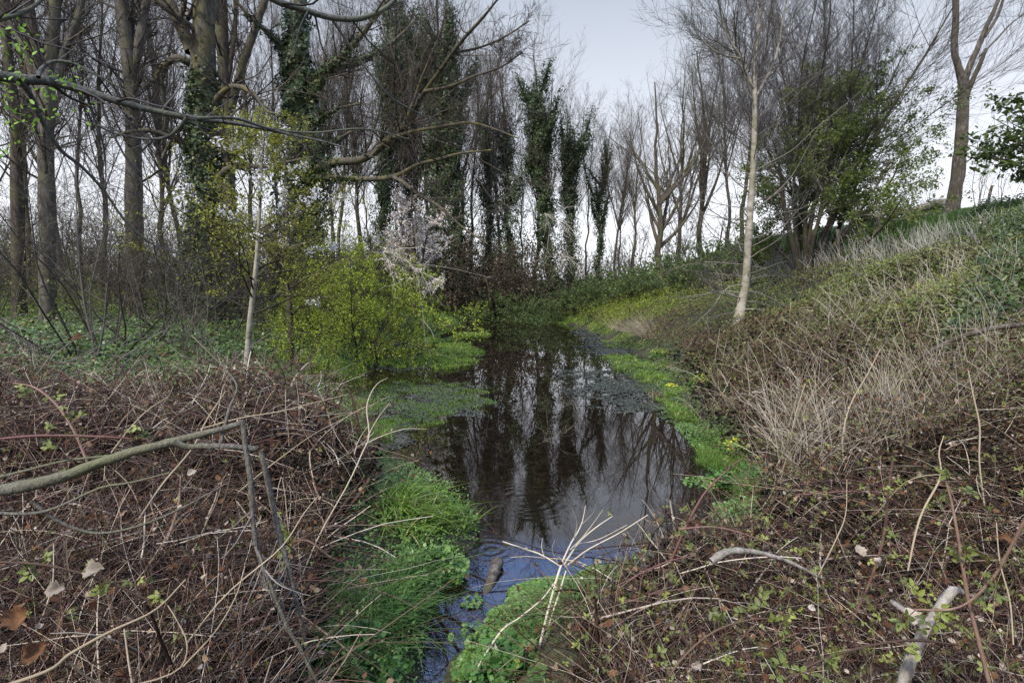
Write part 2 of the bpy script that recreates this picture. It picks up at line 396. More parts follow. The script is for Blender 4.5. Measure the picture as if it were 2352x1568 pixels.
# ------------------------------------------------------------------ setting: ground and water
def build_ground():
    xs = np.concatenate([np.linspace(-400, -42, 12)[:-1], np.linspace(-42, -13, 40)[:-1], np.linspace(-13, 20, 240)[:-1], np.linspace(20, 50, 40)[:-1], np.linspace(50, 400, 12)])
    ys = np.concatenate([np.linspace(-60, -4, 12)[:-1], np.linspace(-4, 20, 190)[:-1], np.linspace(20, 50, 110)[:-1], np.linspace(50, 100, 30)[:-1], np.linspace(100, 700, 14)])
    X, Y = np.meshgrid(xs, ys); Z = gz(X, Y)
    nx, ny = len(xs), len(ys)
    i = np.arange(ny - 1)[:, None] * nx + np.arange(nx - 1)[None]
    g = Geo(); g.add(np.stack([X, Y, Z], -1).reshape(-1, 3), None, np.stack([i, i + 1, i + nx + 1, i + nx], -1).reshape(-1, 4))
    o = g.obj('ground', ground_mat())
    tag(o, 'brown soil of the stream banks rising to a hill on the right', 'ground', kind='structure')
    g = Geo(); g.add([(-14, -4, 0), (9, -4, 0), (9, 49, 0), (-14, 49, 0)], None, [(0, 1, 2, 3)])
    o = g.obj('water', water_mat(), smooth=False)
    tag(o, 'dark still water of the stream mirroring bare trees and pale sky', 'water', kind='structure')
build_ground()

# ------------------------------------------------------------------ branching
def smooth_line(pts, n):
    """Catmull-Rom through rows of (x, y, z, r)"""
    p = np.asarray(pts, float)
    if len(p) == 2: return p[0] + (p[1] - p[0]) * np.linspace(0, 1, n)[:, None]
    q = np.vstack([2 * p[0] - p[1], p, 2 * p[-1] - p[-2]])
    u = np.linspace(0, len(p) - 1 - 1e-6, n); i = u.astype(int); t = (u - i)[:, None]
    a, b, c, d = q[i], q[i + 1], q[i + 2], q[i + 3]
    o = .5 * (2 * b + (c - a) * t + (2 * a - 5 * b + 4 * c - d) * t ** 2 + (3 * b - a - 3 * c + d) * t ** 3)
    o[:, 3:] = np.maximum(o[:, 3:], .0008)
    return o
def line_px(rows, n, Y, dY=0.0):
    """rows of (px, py, width in px [, dy]): a limb drawn at depth Y (drifting dY to its tip)"""
    out = []
    m = len(rows)
    for i, r in enumerate(rows):
        y = Y + dY * i / max(m - 1, 1) + (r[3] if len(r) > 3 else 0)
        p = at(r[0], r[1], y)
        out.append((*p, r[2] * y / F / 2))
    return smooth_line(out, n)
def grow(P0, D0, Ln, R0, n, wander, up, taper, g, curve=0.0):
    m = len(P0); P = np.empty((m, n, 3)); P[:, 0] = P0; d = nrm(D0)
    upv = np.array([0, 0, 1.]) * up
    bend = g.normal(0, curve, (m, 3))
    for i in range(1, n):
        d = nrm(d + g.normal(0, wander, (m, 3)) + upv + bend)
        P[:, i] = P[:, i - 1] + d * (Ln / (n - 1))[:, None]
    Rd = np.asarray(R0)[:, None] * (1 - (1 - taper) * np.linspace(0, 1, n))[None, :]
    return P, Rd
def spawn(P, Rd, count, g, t0=.2, t1=1.0, ang=(50, 12), ln=(.5, .15), tipshort=.5, rr=.5, n=6, wander=.08, up=.05, taper=.25, minr=.002, curve=0.0, flat=0.0, power=1.0):
    """children along parents: count per parent, weighted by parent length"""
    m, k, _ = P.shape
    seg = np.linalg.norm(np.diff(P, axis=1), axis=2); L = seg.sum(1)
    tot = int(round(count * m))
    if tot == 0: return np.zeros((0, n, 3)), np.zeros((0, n))
    pi = g.choice(m, tot, p=L / L.sum())
    t = t0 + (t1 - t0) * g.random(tot) ** power
    f = t * (k - 1); i = np.minimum(f.astype(int), k - 2); fr = (f - i)[:, None]
    p = P[pi, i] * (1 - fr) + P[pi, i + 1] * fr
    r = Rd[pi, i] * (1 - fr[:, 0]) + Rd[pi, i + 1] * fr[:, 0]
    T = nrm(P[pi, i + 1] - P[pi, i])
    q = g.normal(size=(tot, 3))
    if flat: q[:, 2] *= (1 - flat)
    q = nrm(np.cross(np.cross(T, q), T))
    a = np.radians(g.normal(ang[0], ang[1], tot))[:, None]
    D = np.cos(a) * T + np.sin(a) * q
    Ln = L[pi] * np.abs(g.normal(ln[0], ln[1], tot)) * (1 - tipshort * t)
    return grow(p, D, np.maximum(Ln, .03), np.maximum(r * rr, minr), n, wander, up, taper, g, curve)
def tips(P, per, g, t0=.25):
    m, k, _ = P.shape
    tot = int(per * m); pi = g.integers(0, m, tot); f = (t0 + (1 - t0) * g.random(tot)) * (k - 1)
    i = np.minimum(f.astype(int), k - 2); fr = (f - i)[:, None]
    return P[pi, i] * (1 - fr) + P[pi, i + 1] * fr
def ivy_on(geo, P, Rd, dens, g, size=.09, puff=.12, t0=0, t1=1.0, fade=.25):
    """ivy leaves clothing a limb: (n,3) line and radii"""
    k = len(P)
    seg = np.linalg.norm(np.diff(P, axis=0), axis=1); L = seg.sum()
    m = int(dens * L)
    u = t0 + (t1 - t0) * g.random(m) ** 1.0
    keep = g.random(m) < np.clip((t1 - u) / max(fade, 1e-3), .08, 1); u = u[keep]; m = len(u)
    f = u * (k - 1); i = np.minimum(f.astype(int), k - 2); fr = (f - i)[:, None]
    p = P[i] * (1 - fr) + P[i + 1] * fr; r = Rd[i] * (1 - fr[:, 0]) + Rd[i + 1] * fr[:, 0]
    T = nrm(P[i + 1] - P[i]); q = nrm(np.cross(np.cross(T, g.normal(size=(m, 3))), T))
    th = np.arctan2(q[:, 1], q[:, 0])
    lump = (.55 + .45 * np.sin(u * L * 1.9 + 2 * th) * np.sin(u * L * .8 + 1.3) + .35 * np.sin(u * L * 4.3 - 3 * th))
    off = r + puff * np.abs(lump) * g.random(m) ** .5
    pos = p + q * off[:, None] + g.normal(0, .015, (m, 3))
    N = q + g.normal(0, .42, (m, 3)) + np.array([0, 0, .35])
    geo.leaves(pos, N, size * g.uniform(.6, 1.25, m), IVY, g, A=np.clip(g.normal(.5, .22, m), 0, 1))

def tree_geo(name, P, Rd, spec, seed, trunk_k=10):
    """trunk lines (list of (n,4)) and a list of branching levels -> list of levels [(P,R)]"""
    g = rng(seed); lev = []
    cur = (P, Rd); lev.append(cur)
    for s in spec:
        s = dict(s); src = s.pop('src', None)
        base = cur if src is None else lev[src]
        cur = spawn(base[0], base[1], s.pop('count'), g, **s)
        lev.append(cur)
    return lev, g
def sides(Rmax): return 12 if Rmax > .15 else 8 if Rmax > .05 else 5 if Rmax > .015 else 3
def add_levels(geo, lev, g, lo=0.0, hi=1.0, rough=0.0):
    for P, Rd in lev:
        if len(P) == 0: continue
        geo.tubes(P, Rd, sides(float(Rd.max())), A=g.uniform(lo, hi, len(P)), g=g, rough=rough if Rd.max() > .05 else 0)

def pole(seed, H=13, r=.13, spread=30, n1=26, ln=.34, up=.12, lean=.4, t0=.3, twigs=(9, 6), bark='bark_brown', twig='twig_brown', ivy=0, ivy_h=.6, ivy_puff=.35, forks=0, bud=None, fang=22, ft=(.35, .65)):
    """prototype tree at the origin: returns Empty with trunk, crown (and ivy); kept as the first instance"""
    g = rng(seed)
    n = 14
    z = np.linspace(0, H, n); a = g.random() * 6.28
    bx = lean * (z / H) ** 2 * math.cos(a) + np.cumsum(g.normal(0, .09, n)); by = lean * (z / H) ** 2 * math.sin(a) + np.cumsum(g.normal(0, .09, n))
    bx -= bx[0]; by -= by[0]
    P = np.stack([bx, by, z - .2], -1)[None]; Rd = (r * (1 - .86 * np.linspace(0, 1, n) ** .9))[None]; Rd[0, 0] *= 1.35
    lev = [(P, Rd)]
    if forks:
        fk = spawn(P, Rd, forks, g, *ft, (fang, 7), (.55, .08), .3, .75, 9, .06, .10, .15)
        lev.append(fk)
        base = [lev[0], fk]
    else: base = [lev[0]]
    l1 = [spawn(p, q, n1 if j == 0 else n1 * .6, g, t0 if j == 0 else .15, .97, (spread, 11), (ln, ln * .3), .42, .33, 8, .07, up, .2, .008) for j, (p, q) in enumerate(base)]
    l2 = [spawn(p, q, twigs[0], g, .15, 1, (38, 12), (.42, .12), .45, .5, 6, .09, up, .3, .0050) for p, q in l1]
    l3 = [spawn(p, q, twigs[1], g, .15, 1, (38, 14), (.55, .15), .3, .6, 5, .10, up * .8, .4, .0038) for p, q in l2]
    parts = []
    tg = Geo(); add_levels(tg, lev + l1[:1], g, rough=.05); parts.append(('trunk', tg, bark))
    cg = Geo(); add_levels(cg, l1[1:] + l2 + l3, g); parts.append(('crown', cg, twig))
    if bud:
        bgm = Geo(); q = np.concatenate([tips(p, bud[1], g) for p, _ in l3]); bgm.leaves(q, g.normal(size=q.shape), bud[2] * g.uniform(.6, 1.3, len(q)), DIAMOND, g); parts.append(('leaves', bgm, bud[0]))
    if ivy:
        ig = Geo()
        cut = max(3, int(n * ivy_h))
        ivy_on(ig, P[0, :cut], Rd[0, :cut], ivy, g, .10, ivy_puff, fade=.5)
        for b in g.choice(len(l1[0][0]), min(18, len(l1[0][0])), replace=False):
            if l1[0][0][b, 0, 2] < H * ivy_h: ivy_on(ig, l1[0][0][b], l1[0][1][b], ivy * .5, g, .11, ivy_puff * .6, fade=.6)
        parts.append(('ivy', ig, 'ivy'))
    return parts
def bush(seed, H=3, spread=1.5, stems=9, r=.02, leaf=None, nleaf=0, leafsize=.05, twig='twig_brown', up=.05, twigs=(9, 6), tplv=DIAMOND, droop=0.0, fan=(15, 75), tw=(1, 1), t0=.15, deep=0, clump=0):
    """multi-stemmed shrub prototype"""
    g = rng(seed)
    az = g.random(stems) * 6.28; el = np.radians(g.uniform(*fan, stems))
    D = np.stack([np.cos(az) * np.cos(el), np.sin(az) * np.cos(el), np.sin(el)], -1)
    P0 = np.stack([np.cos(az), np.sin(az), 0 * az - .6], -1) * spread * .12
    P, Rd = grow(P0, D, H * g.uniform(.7, 1.05, stems), np.full(stems, r) * g.uniform(.6, 1.2, stems), 9, .10, up, .2, g)
    l1 = spawn(P, Rd, twigs[0], g, t0, 1, (48, 14), (.5, .15), .5, .55, 7, .10, up - droop, .3, .004 * tw[0])
    l2 = spawn(*l1, twigs[1], g, .1, 1, (48, 16), (.45, .15), .4, .6, 5, .12, up - droop, .35, .0028 * tw[1])
    a = Geo(); add_levels(a, [(P, Rd)], g); c = Geo(); add_levels(c, [l1, l2], g)
    if deep: add_levels(c, [spawn(*l2, deep, g, .1, 1, (48, 16), (.5, .15), .4, .7, 4, .12, up - droop, .5, .0024 * tw[1])], g)
    parts = [('stems', a, twig), ('twigs', c, twig)]
    if leaf:
        q = np.concatenate([tips(l2[0], nleaf, g, .1), tips(l1[0], nleaf, g, .3)])
        q = q + g.normal(0, leafsize * .5, q.shape)
        if clump: q = q[vnoise(q[:, 0] + q[:, 1] * .6, q[:, 2] * 1.4 - q[:, 1] * .5, 4.2, seed) + g.normal(0, .2, len(q)) > -clump]
        lg = Geo(); lg.leaves(q, g.normal(size=q.shape) + np.array([0, -.2, .7]), leafsize * g.uniform(.6, 1.3, len(q)), tplv, g, A=np.clip(g.normal(.5, .25, len(q)), 0, 1)); parts.append(('leaves', lg, leaf))
    return parts
def place(parts, name, label, cat, loc, rz=0.0, scale=(1, 1, 1), group=None):
    t = thing(name, label, cat, loc, group)
    for nm, geo, mt in parts: geo.obj(nm, M[mt], t)
    t.rotation_euler = (0, 0, rz); t.scale = scale
    return t
def ground_pt(px, Y):
    x = (px - CX) / F * Y / math.cos(PITCH) * 1.0
    x = at(px, 700, Y)[0]
    return np.array([x, Y, G(x, Y)])

# ------------------------------------------------------------------ ground cover
def fan(g, n, y0, y1, u0=-1.1, u1=1.1, p=1.0):
    """points on the ground, denser towards the camera"""
    y = y0 * (y1 / y0) ** (g.random(n) ** p); x = g.uniform(u0, u1, n) * y
    return x, y
def vnoise(x, y, s, seed=0):
    a = seed * 1.7
    return (np.sin(x * s + 1.3 * np.sin(y * s * .7 + a)) + np.sin(y * s * 1.13 - 1.1 * np.sin(x * s * .8 + a * 2) + a)
            + .6 * np.sin((x + y) * s * 2.1 + a) + .5 * np.sin((x - y) * s * 2.9 + 2 * a)) / 3.1
def on(x, y, lift=0.0): return np.stack([x, y, gz(x, y) + lift], -1)
def stuff(geo, name, mat, label, cat):
    o = geo.obj(name, M[mat]); return tag(o, label, cat, kind='stuff')

def left_thicket(x, y):                           # 1 inside the left bramble thicket
    xl, xr = edges(y)
    return (x < xl - np.interp(y, [1, 3, 5, 6.5, 7.5, 9], [.10, .52, .85, .80, 1.1, 1.5])) & (y < 8.2 + .25 * x + .5 * vnoise(x, y, 1.2))
def hill_s(x, y): return x - np.interp(y, EY, HB)
def right_thicket(x, y):
    xl, xr = edges(y)
    return (x > np.maximum(xr + .12, np.interp(y, [1.2, 2.75, 3.3, 3.8, 4.2, 4.6, 5.2, 6.3], [.12, .34, .74, 1.35, 1.85, 2.15, 2.45, 2.75])) + .10 * vnoise(x, y, 3)) & (hill_s(x, y) < np.interp(y, [0, 6, 10, 16, 24], [6, 6.4, 6.8, 5.6, 4.2]))
def thick_h(x, y):
    return np.where(x < 0, np.interp(y, [1, 2.5, 4, 7, 12, 20], [.50, .60, .72, .66, .45, .4]), np.interp(y, [1, 2.5, 4, 7, 12, 20], [.42, .40, .38, .48, .45, .4]) + .15 * sm(1.5, 3.5, x)) * (1 + .38 * vnoise(x, y, 1.6, 3))

def brambles():
    for side, test, seed, n, lo in (('left', left_thicket, 5, 30000, 0), ('right', right_thicket, 6, 42000, 0)):
        g = rng(seed)
        x, y = fan(g, n, 1.15, 8.6 if side == 'left' else 17, -1.25 if side == 'left' else -.2, 0.1 if side == 'left' else 1.2)
        k = test(x, y); x, y = x[k], y[k]
        if side == 'right':
            k = g.random(len(x)) < np.clip(1.25 - hill_s(x, y) * .22, .15, 1) * np.interp(y, [1, 6, 9, 17], [1, .95, .45, .2]); x, y = x[k], y[k]
        m = len(x); hb = thick_h(x, y)
        u = g.random(m)
        P0 = on(x, y, hb * u ** .8 * .95 - .03)
        az = g.random(m) * 6.28
        el = np.radians(np.where(g.random(m) < .35, g.uniform(35, 85, m), g.uniform(-15, 40, m)))
        D = np.stack([np.cos(az) * np.cos(el), np.sin(az) * np.cos(el), np.sin(el)], -1)
        Ln = g.uniform(.15, .8, m) * np.where(g.random(m) < .1, 1.7, 1)
        vert = el > .6
        Ln = np.where(vert, np.minimum(Ln, hb * (1 - u) * 1.2 + .2), Ln)
        rad = g.lognormal(-6.45, .55, m) * np.interp(y, [1, 3, 9], [.8, 1.15, 1.9])
        P, Rd = grow(P0, D, Ln, rad, 7, .06, -.05, .5, g, .05)
        # keep the tangle near its own height
        ok = P[:, :, 2].max(1) < gz(P[:, 3, 0], P[:, 3, 1]) + hb * 1.25 + .06
        P, Rd = P[ok], Rd[ok]
        c = np.clip(g.beta(.8, 1.25, len(P)), 0, 1)
        geo = Geo(); geo.tubes(P, Rd, 3, A=c)
        stuff(geo, 'bramble_tangle', 'cane', 'brown and purple bramble tangle filling the near %s bank' % side, 'brambles')
        # dark leaf layer added under the canes so gaps read as deep shade
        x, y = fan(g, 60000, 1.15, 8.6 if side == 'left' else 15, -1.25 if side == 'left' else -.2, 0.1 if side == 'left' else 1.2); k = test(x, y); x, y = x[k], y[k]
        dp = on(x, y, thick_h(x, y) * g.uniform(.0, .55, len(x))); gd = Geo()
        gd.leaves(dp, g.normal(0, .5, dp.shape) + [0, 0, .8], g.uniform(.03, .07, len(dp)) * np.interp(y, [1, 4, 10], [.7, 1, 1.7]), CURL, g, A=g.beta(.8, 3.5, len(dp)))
        stuff(gd, 'shade_leaves', 'shade_leaf', 'near-black leaves standing in for shade under the %s brambles' % side, 'dead leaves')
        # leaves: few and small on the left, many up the hill on the right
        lx = tips(P, 1.0 if side == 'left' else 1.6, g, .1)
        dead = g.random(len(lx)) < (.55 if side == 'left' else .45)
        ld = lx[dead]; geo = Geo()
        geo.leaves(ld, g.normal(size=ld.shape) + np.array([0, 0, .4]), g.uniform(.012, .045, len(ld)) * np.interp(ld[:, 1], [1, 4, 10], [.8, 1, 1.3]), CURL, g, A=g.beta(.85, 1.15, len(ld)))
        stuff(geo, 'leaf_litter', 'leaf_dead', 'small curled brown dead leaves caught in the %s brambles' % side, 'dead leaves')
        lg = lx[~dead]
        gy = g.random(len(lg)) < (.10 if side == 'left' else .42); lg = lg[gy]
        geo = Geo(); geo.leaves(lg + np.array([0, 0, .03]), g.normal(0, .6, lg.shape) + np.array([0, -.3, .8]), g.uniform(.012, .030, len(lg)) * np.interp(lg[:, 1], [1, 5, 12], [1, 1.1, 1.6]), TRIFOIL, g, A=np.clip(g.normal(.72, .2, len(lg)), 0, 1))
        stuff(geo, 'bramble_leaves', 'leaf_bramble', 'scattered small green bramble leaves of the %s thicket' % side, 'bramble leaves')
brambles()

def hill_cover():
    g = rng(11)
    # bramble leaves carpeting the right bank
    n = 330000
    y = 4.0 * (38 / 4.0) ** g.random(n); x = g.uniform(.1, 1.25, n) * y + 1.0 - .02 * y
    s = hill_s(x, y); top = np.interp(y, [4, 9, 14, 20, 30], [8.2, 8.0, 6.6, 5.6, 5.5]) + .7 * vnoise(x, y, .9)
    # the carpet sags away near the foreground, where bare canes take over
    dens = np.clip(sm(-.6, 2.2, s + (y - 6.5) * .35 + .9 * vnoise(x, y, .8, 4)), .05, 1) * (.72 + .28 * vnoise(x, y, 2.3, 1))
    xl, xr = edges(y)
    k = (x > xr + .35) & (s < top) & (g.random(n) < dens); x, y, s = x[k], y[k], s[k]
    m = len(x)
    h = thick_h(x, y) * (.45 + .55 * vnoise(x, y, 3.1, 2) * .5 + .35) * (1 - .55 * g.random(m) ** 2) + .02
    P = on(x, y, h)
    fresh = np.clip(.60 - .10 * (s < 2) + .28 * vnoise(x, y, 1.1, 5) + .12 * sm(14, 24, y) + g.normal(0, .2, m) - .22 * sm(3, 0, s) , 0, 1)
    geo = Geo(); geo.leaves(P, g.normal(0, .55, (m, 3)) + np.array([-.15, -.25, .8]), g.uniform(.035, .075, m) * np.interp(y, [4, 8, 16, 30], [.65, .8, 1.0, 1.7]), OVAL, g, A=fresh)
    stuff(geo, 'bramble_cover', 'leaf_bramble', 'olive and russet bramble leaves carpeting the right hillside', 'bramble leaves')
    # grass on the top of the hill
    n = 150000
    y = 8 * (45 / 8) ** g.random(n); x = g.uniform(.35, 1.35, n) * y + 2
    s = hill_s(x, y); lowr = np.interp(y, [4, 9, 14, 20, 30], [7.6, 7.6, 6.3, 5.0, 4.6])
    k = (s > lowr + .5 * vnoise(x, y, .9)) & (s < 17); x, y, s = x[k], y[k], s[k]; m = len(x)
    rank = sm(11.5, 8.5, s)                        # long rank grass below, cropped turf above
    geo = Geo(); geo.blades(on(x, y), (.07 + .62 * rank) * g.uniform(.6, 1.3, m), .012 + .012 * sm(8, 30, y), .5, g, A=np.clip(.5 + .25 * vnoise(x, y, .7, 7) + g.normal(0, .18, m) - .12 * rank, 0, 1))
    stuff(geo, 'hill_grass', 'grass_hill', 'green grass along the top of the right hill', 'grass')
    # bleached dead stalks in front of the rank grass
    n = 3400
    y = g.uniform(8.5, 26, n); s0 = np.interp(y, [4, 9, 14, 20, 30], [7.5, 7.4, 6.2, 5.0, 4.4])
    s = s0 + g.normal(.1, .6, n); x = np.interp(y, EY, HB) + s
    k = (g.random(n) < .35 + .65 * (vnoise(x, y, 1.1, 8) > -.25)) & (g.random(n) < np.interp(y, [8, 12, 20, 26], [.8, 1, .75, .35])); x, y = x[k], y[k]; m = len(x)
    D = np.stack([g.normal(-.18, .28, m), g.normal(0, .2, m), np.ones(m)], -1)
    P, Rd = grow(on(x, y, .1), D, g.uniform(.35, .95, m), g.uniform(.005, .010, m), 5, .05, -.05, .5, g, .05)
    geo = Geo(); geo.tubes(P, Rd, 3, A=np.clip(g.normal(.62, .22, m), 0, 1))
    stuff(geo, 'dead_stalks', 'stalk', 'band of bleached dead stalks across the right hillside', 'dead stalks')
    # pale straw stems rising from the brambles by the water
    n = 3300
    y = 4.8 * (11 / 4.8) ** g.random(n); xl, xr = edges(y); x = xr + .45 + np.abs(g.normal(0, 2.3, n))
    k = (hill_s(x, y) < 5.5) & (vnoise(x, y, .9, 9) + g.normal(0, .35, n) > -.1 + .06 * np.maximum(y - 7, 0)); x, y = x[k], y[k]; m = len(x)
    D = np.stack([g.normal(-.1, .38, m), g.normal(-.05, .3, m), np.ones(m)], -1)
    P, Rd = grow(on(x, y, .05), D, g.uniform(.35, 1.0, m), g.uniform(.0020, .0042, m) * np.interp(y, [4, 10], [1, 1.7]), 6, .08, -.06, .5, g, .06)
    br = spawn(P, Rd, .8, g, .4, 1, (35, 12), (.35, .1), .3, .7, 4, .1, .05, .5, .0013)
    geo = Geo(); geo.tubes(P, Rd, 3, A=np.clip(g.normal(.72, .22, m), 0, 1)); geo.tubes(*br, 3, A=g.uniform(.4, .9, len(br[0])))
    stuff(geo, 'dry_stems', 'straw', 'thin pale dry stems standing in the brambles beside the right shore', 'dry stems')
    # low green weeds along the right water line
    n = 17000
    y = 4.8 * (30 / 4.8) ** g.random(n); y[:5000] = g.uniform(1.6, 5.0, 5000); xl, xr = edges(y); x = xr - .05 + np.abs(g.normal(0, .42, n)); x[:5000] = xr[:5000] - .05 + g.random(5000) * 1.3 * np.interp(y[:5000], [1.6, 3, 4, 5], [.5, .8, .6, .4])
    k = vnoise(x, y, 1.5, 12) + g.normal(0, .2, n) > -.15; x, y = x[k], y[k]; m = len(x)
    geo = Geo(); geo.leaves(on(x, y, .04 + np.where(y < 5, .08, .22) * g.random(m) ** 2), g.normal(0, .5, (m, 3)) + np.array([-.2, -.3, .8]), g.uniform(.02, .05, m) * np.interp(y, [4, 10, 25], [.8, 1, 2]), OVAL, g, A=np.clip(g.normal(.55, .25, m), 0, 1))
    stuff(geo, 'bank_weeds', 'leaf_shrub', 'low green weeds fringing the right water line', 'weeds')
hill_cover()

def left_cover():
    g = rng(21)
    n = 170000
    y = 6.2 * (40 / 6.2) ** g.random(n); x = g.uniform(-1.25, -.05, n) * y
    xl, xr = edges(y); d = xl - x
    ivy = sm(1.1, 2.4, d + .6 * vnoise(x, y, .9, 2)) * (1 - .9 * sm(15.5, 18, y + 1.2 * vnoise(x, y, .6, 3)))
    k = (d > .3) & (g.random(n) < ivy); xi, yi = x[k], y[k]; m = len(xi)
    geo = Geo(); geo.leaves(on(xi, yi, .03 + .16 * g.random(m) + .05 * vnoise(xi, yi, 3)), g.normal(0, .38, (m, 3)) + np.array([0, -.15, 1]), g.uniform(.055, .095, m) * np.interp(yi, [6, 12, 25], [.8, 1, 1.4]), IVY, g, A=np.clip(g.normal(.5, .2, m) + .15 * vnoise(xi, yi, 1.5), 0, 1))
    stuff(geo, 'ivy_carpet', 'ivy_ground', 'blue-green ivy carpeting the left bank under the trees', 'ivy')
    # bright low plants between ivy and water
    n = 70000
    y = 5.6 * (34 / 5.6) ** g.random(n); y[:16000] = g.uniform(1.6, 6.4, 16000); xl, xr = edges(y); x = xl + .03 - np.abs(g.normal(0, .9, n)); x[:16000] = xl[:16000] + .04 - g.random(16000) * 1.3
    k = ((vnoise(x, y, 1.3, 4) + g.normal(0, .25, n) > -.25) | (y < 6)) & ~left_thicket(x + .25, y); x, y = x[k], y[k]; m = len(x)
    geo = Geo(); geo.leaves(on(x, y, .02 + .20 * g.random(m) ** 2), g.normal(0, .45, (m, 3)) + np.array([0, -.2, .9]), g.uniform(.018, .042, m) * np.interp(y, [5, 12, 25], [.8, 1.1, 2]), OVAL, g, A=np.clip(g.normal(.5, .25, m) + .2 * vnoise(x, y, 2), 0, 1))
    stuff(geo, 'bank_plants', 'cress', 'small fresh green plants along the left shore', 'plants')
    # grass strip beyond the ivy, under the wood
    n = 50000
    y = g.uniform(15, 32, n); x = g.uniform(-1.3, -.12, n) * y; xl, xr = edges(y)
    k = (xl - x > .2) & (sm(14.5, 18, y + 1.2 * vnoise(x, y, .6, 3)) > g.random(n)) & (vnoise(x, y, .35, 6) > -.45); x, y = x[k], y[k]; m = len(x)
    geo = Geo(); geo.blades(on(x, y), g.uniform(.10, .30, m), .026, .6, g, n=2)
    stuff(geo, 'wood_grass', 'grass', 'bright grass strip behind the ivy under the left trees', 'grass')
    # grass on the left shore
    n = 30000
    y = 7.5 * (22 / 7.5) ** g.random(n); xl, xr = edges(y); x = xl + .12 - np.abs(g.normal(0, .38, n))
    k = vnoise(x, y, 1.1, 11) + g.normal(0, .15, n) > -.05; x, y = x[k], y[k]; m = len(x)
    geo = Geo(); geo.blades(np.stack([x, y, np.maximum(gz(x, y), 0)], -1), g.uniform(.08, .26, m), .010 + .0008 * y, .7, g)
    stuff(geo, 'shore_grass', 'grass', 'bright green grass tufts along the left shore of the pond', 'grass')
left_cover()

# ------------------------------------------------------------------ weed and grass standing in the water
def w0(px, py):
    d = ray(px, py); return d[:2] * (CAMZ / -d[2])
def island(name, label, cat, mat, ells, n, h, wd, lean, seed, thr=-.1, ns=3.0, nn=3, tuft=0):
    g = rng(seed); geo = Geo()
    for (px, py, rx, ry, wt) in ells:
        c = w0(px, py); a = w0(px + rx, py); b = w0(px, py - ry); b2 = w0(px, py + ry)
        m = int(n * wt); r = np.sqrt(g.random(m)) ; th = g.random(m) * 6.28
        x = c[0] + r * np.cos(th) * (a[0] - c[0]); yy = np.sin(th) * r
        y = c[1] + np.where(yy > 0, yy * (b[1] - c[1]), yy * (c[1] - b2[1]))
        k = vnoise(x, y, ns, seed) + .9 * (.75 - r ** 2) + g.normal(0, .12, m) > thr; x, y = x[k], y[k]
        if tuft:                                   # blades gather in clumps of different vigour
            ci = g.integers(0, len(x), max(4, len(x) // tuft)); pick = ci[g.integers(0, len(ci), len(x))]; vig = g.uniform(.45, 1.35, len(x))[pick]
            x = x[pick] + g.normal(0, .022, len(x)); y = y[pick] + g.normal(0, .022, len(x))
        else: vig = 1.0
        geo.blades(np.stack([x, y, np.maximum(gz(x, y), 0) - .01], -1), vig * h * g.uniform(.5, 1.3, len(x)), wd * g.uniform(.5, 1.3, len(x)), lean, g, n=nn, A=np.where(g.random(len(x)) < .07, 1.0, np.clip(g.normal(.5, .22, len(x)) + .2 * vnoise(x, y, 2, 3), 0, .95)))
    o = geo.obj(name, M[mat]); tag(o, label, cat, kind='stuff')
island('pond_grass', 'bright grass tuft on the far left shore where the stream narrows', 'grass', 'grass', [(1012, 741, 36, 9, 1)], 4500, .22, .03, .5, 31, -.6)
island('pond_grass', 'thin floating strip of grass in the far middle of the water', 'grass', 'grass', [(1085, 770, 44, 5, 1)], 3500, .10, .026, .6, 32, -.5)
island('pond_grass', 'largest grass island in the water left of centre', 'grass', 'grass', [(1030, 820, 82, 30, 1.5), (960, 835, 90, 18, .5), (1010, 785, 50, 10, .4)], 11000, .12, .020, .9, 33, .0, 3.0, 3, 14)
island('pond_weed', 'sparse dull weed bed in the water nearer than the grass island', 'water weed', 'pond_weed', [(1030, 915, 130, 36, 1), (950, 890, 90, 18, .5), (950, 950, 130, 32, .6), (890, 980, 60, 40, .4)], 9000, .055, .009, 1.0, 34, .12, 4)
island('pond_grass', 'grass fringe in the water under the right bank', 'grass', 'grass', [(1470, 840, 70, 34, 1), (1525, 885, 50, 36, .8), (1420, 790, 50, 14, .5), (1560, 950, 28, 36, .4)], 7500, .11, .016, .9, 35, .25, 3.0, 3, 14)
island('pond_grass', 'green strip of grass along the far right shore', 'grass', 'grass', [(1250, 737, 90, 6, 1), (1330, 742, 50, 5, .5)], 5000, .14, .03, .6, 36, -.4)
island('pond_grass', 'pale grass patch on the left shore before the weed bed', 'grass', 'pond_weed', [(790, 950, 75, 50, 1), (860, 1000, 40, 40, .5)], 9000, .08, .010, .9, 37, .05)
island('pond_grass', 'bright tuft at the left shore beside the sapling stem', 'grass', 'grass', [(770, 880, 55, 16, 1)], 3800, .20, .014, .9, 38, -.2, 3.0, 4, 20)
island('foreground_grass', 'tall bright grass clump leaning over the near water', 'grass', 'grass', [(990, 1235, 100, 38, 1), (960, 1270, 80, 40, .8), (915, 1240, 45, 40, .5)], 850, .21, .014, 1.2, 39, -.1, 4, 5, 9)
island('foreground_grass', 'dark grass beside the narrow channel at lower left', 'grass', 'grass_hill', [(800, 1510, 130, 80, 1), (920, 1420, 45, 80, .5)], 1500, .24, .009, 1.1, 40, -.3, 5, 5, 9)
island('foreground_grass', 'grass among brambles right of the narrow channel', 'grass', 'grass_hill', [(1300, 1490, 130, 40, 1), (1200, 1540, 60, 30, .4)], 1000, .17, .009, 1.1, 41, -.1, 5, 5, 9)
island('shore_grass', 'sparse grass at the dark right edge of the near pool', 'grass', 'pond_weed', [(1690, 1110, 70, 60, 1), (1640, 1040, 50, 40, .5), (1720, 1200, 60, 40, .4)], 5000, .10, .007, .9, 42, .1, 5)

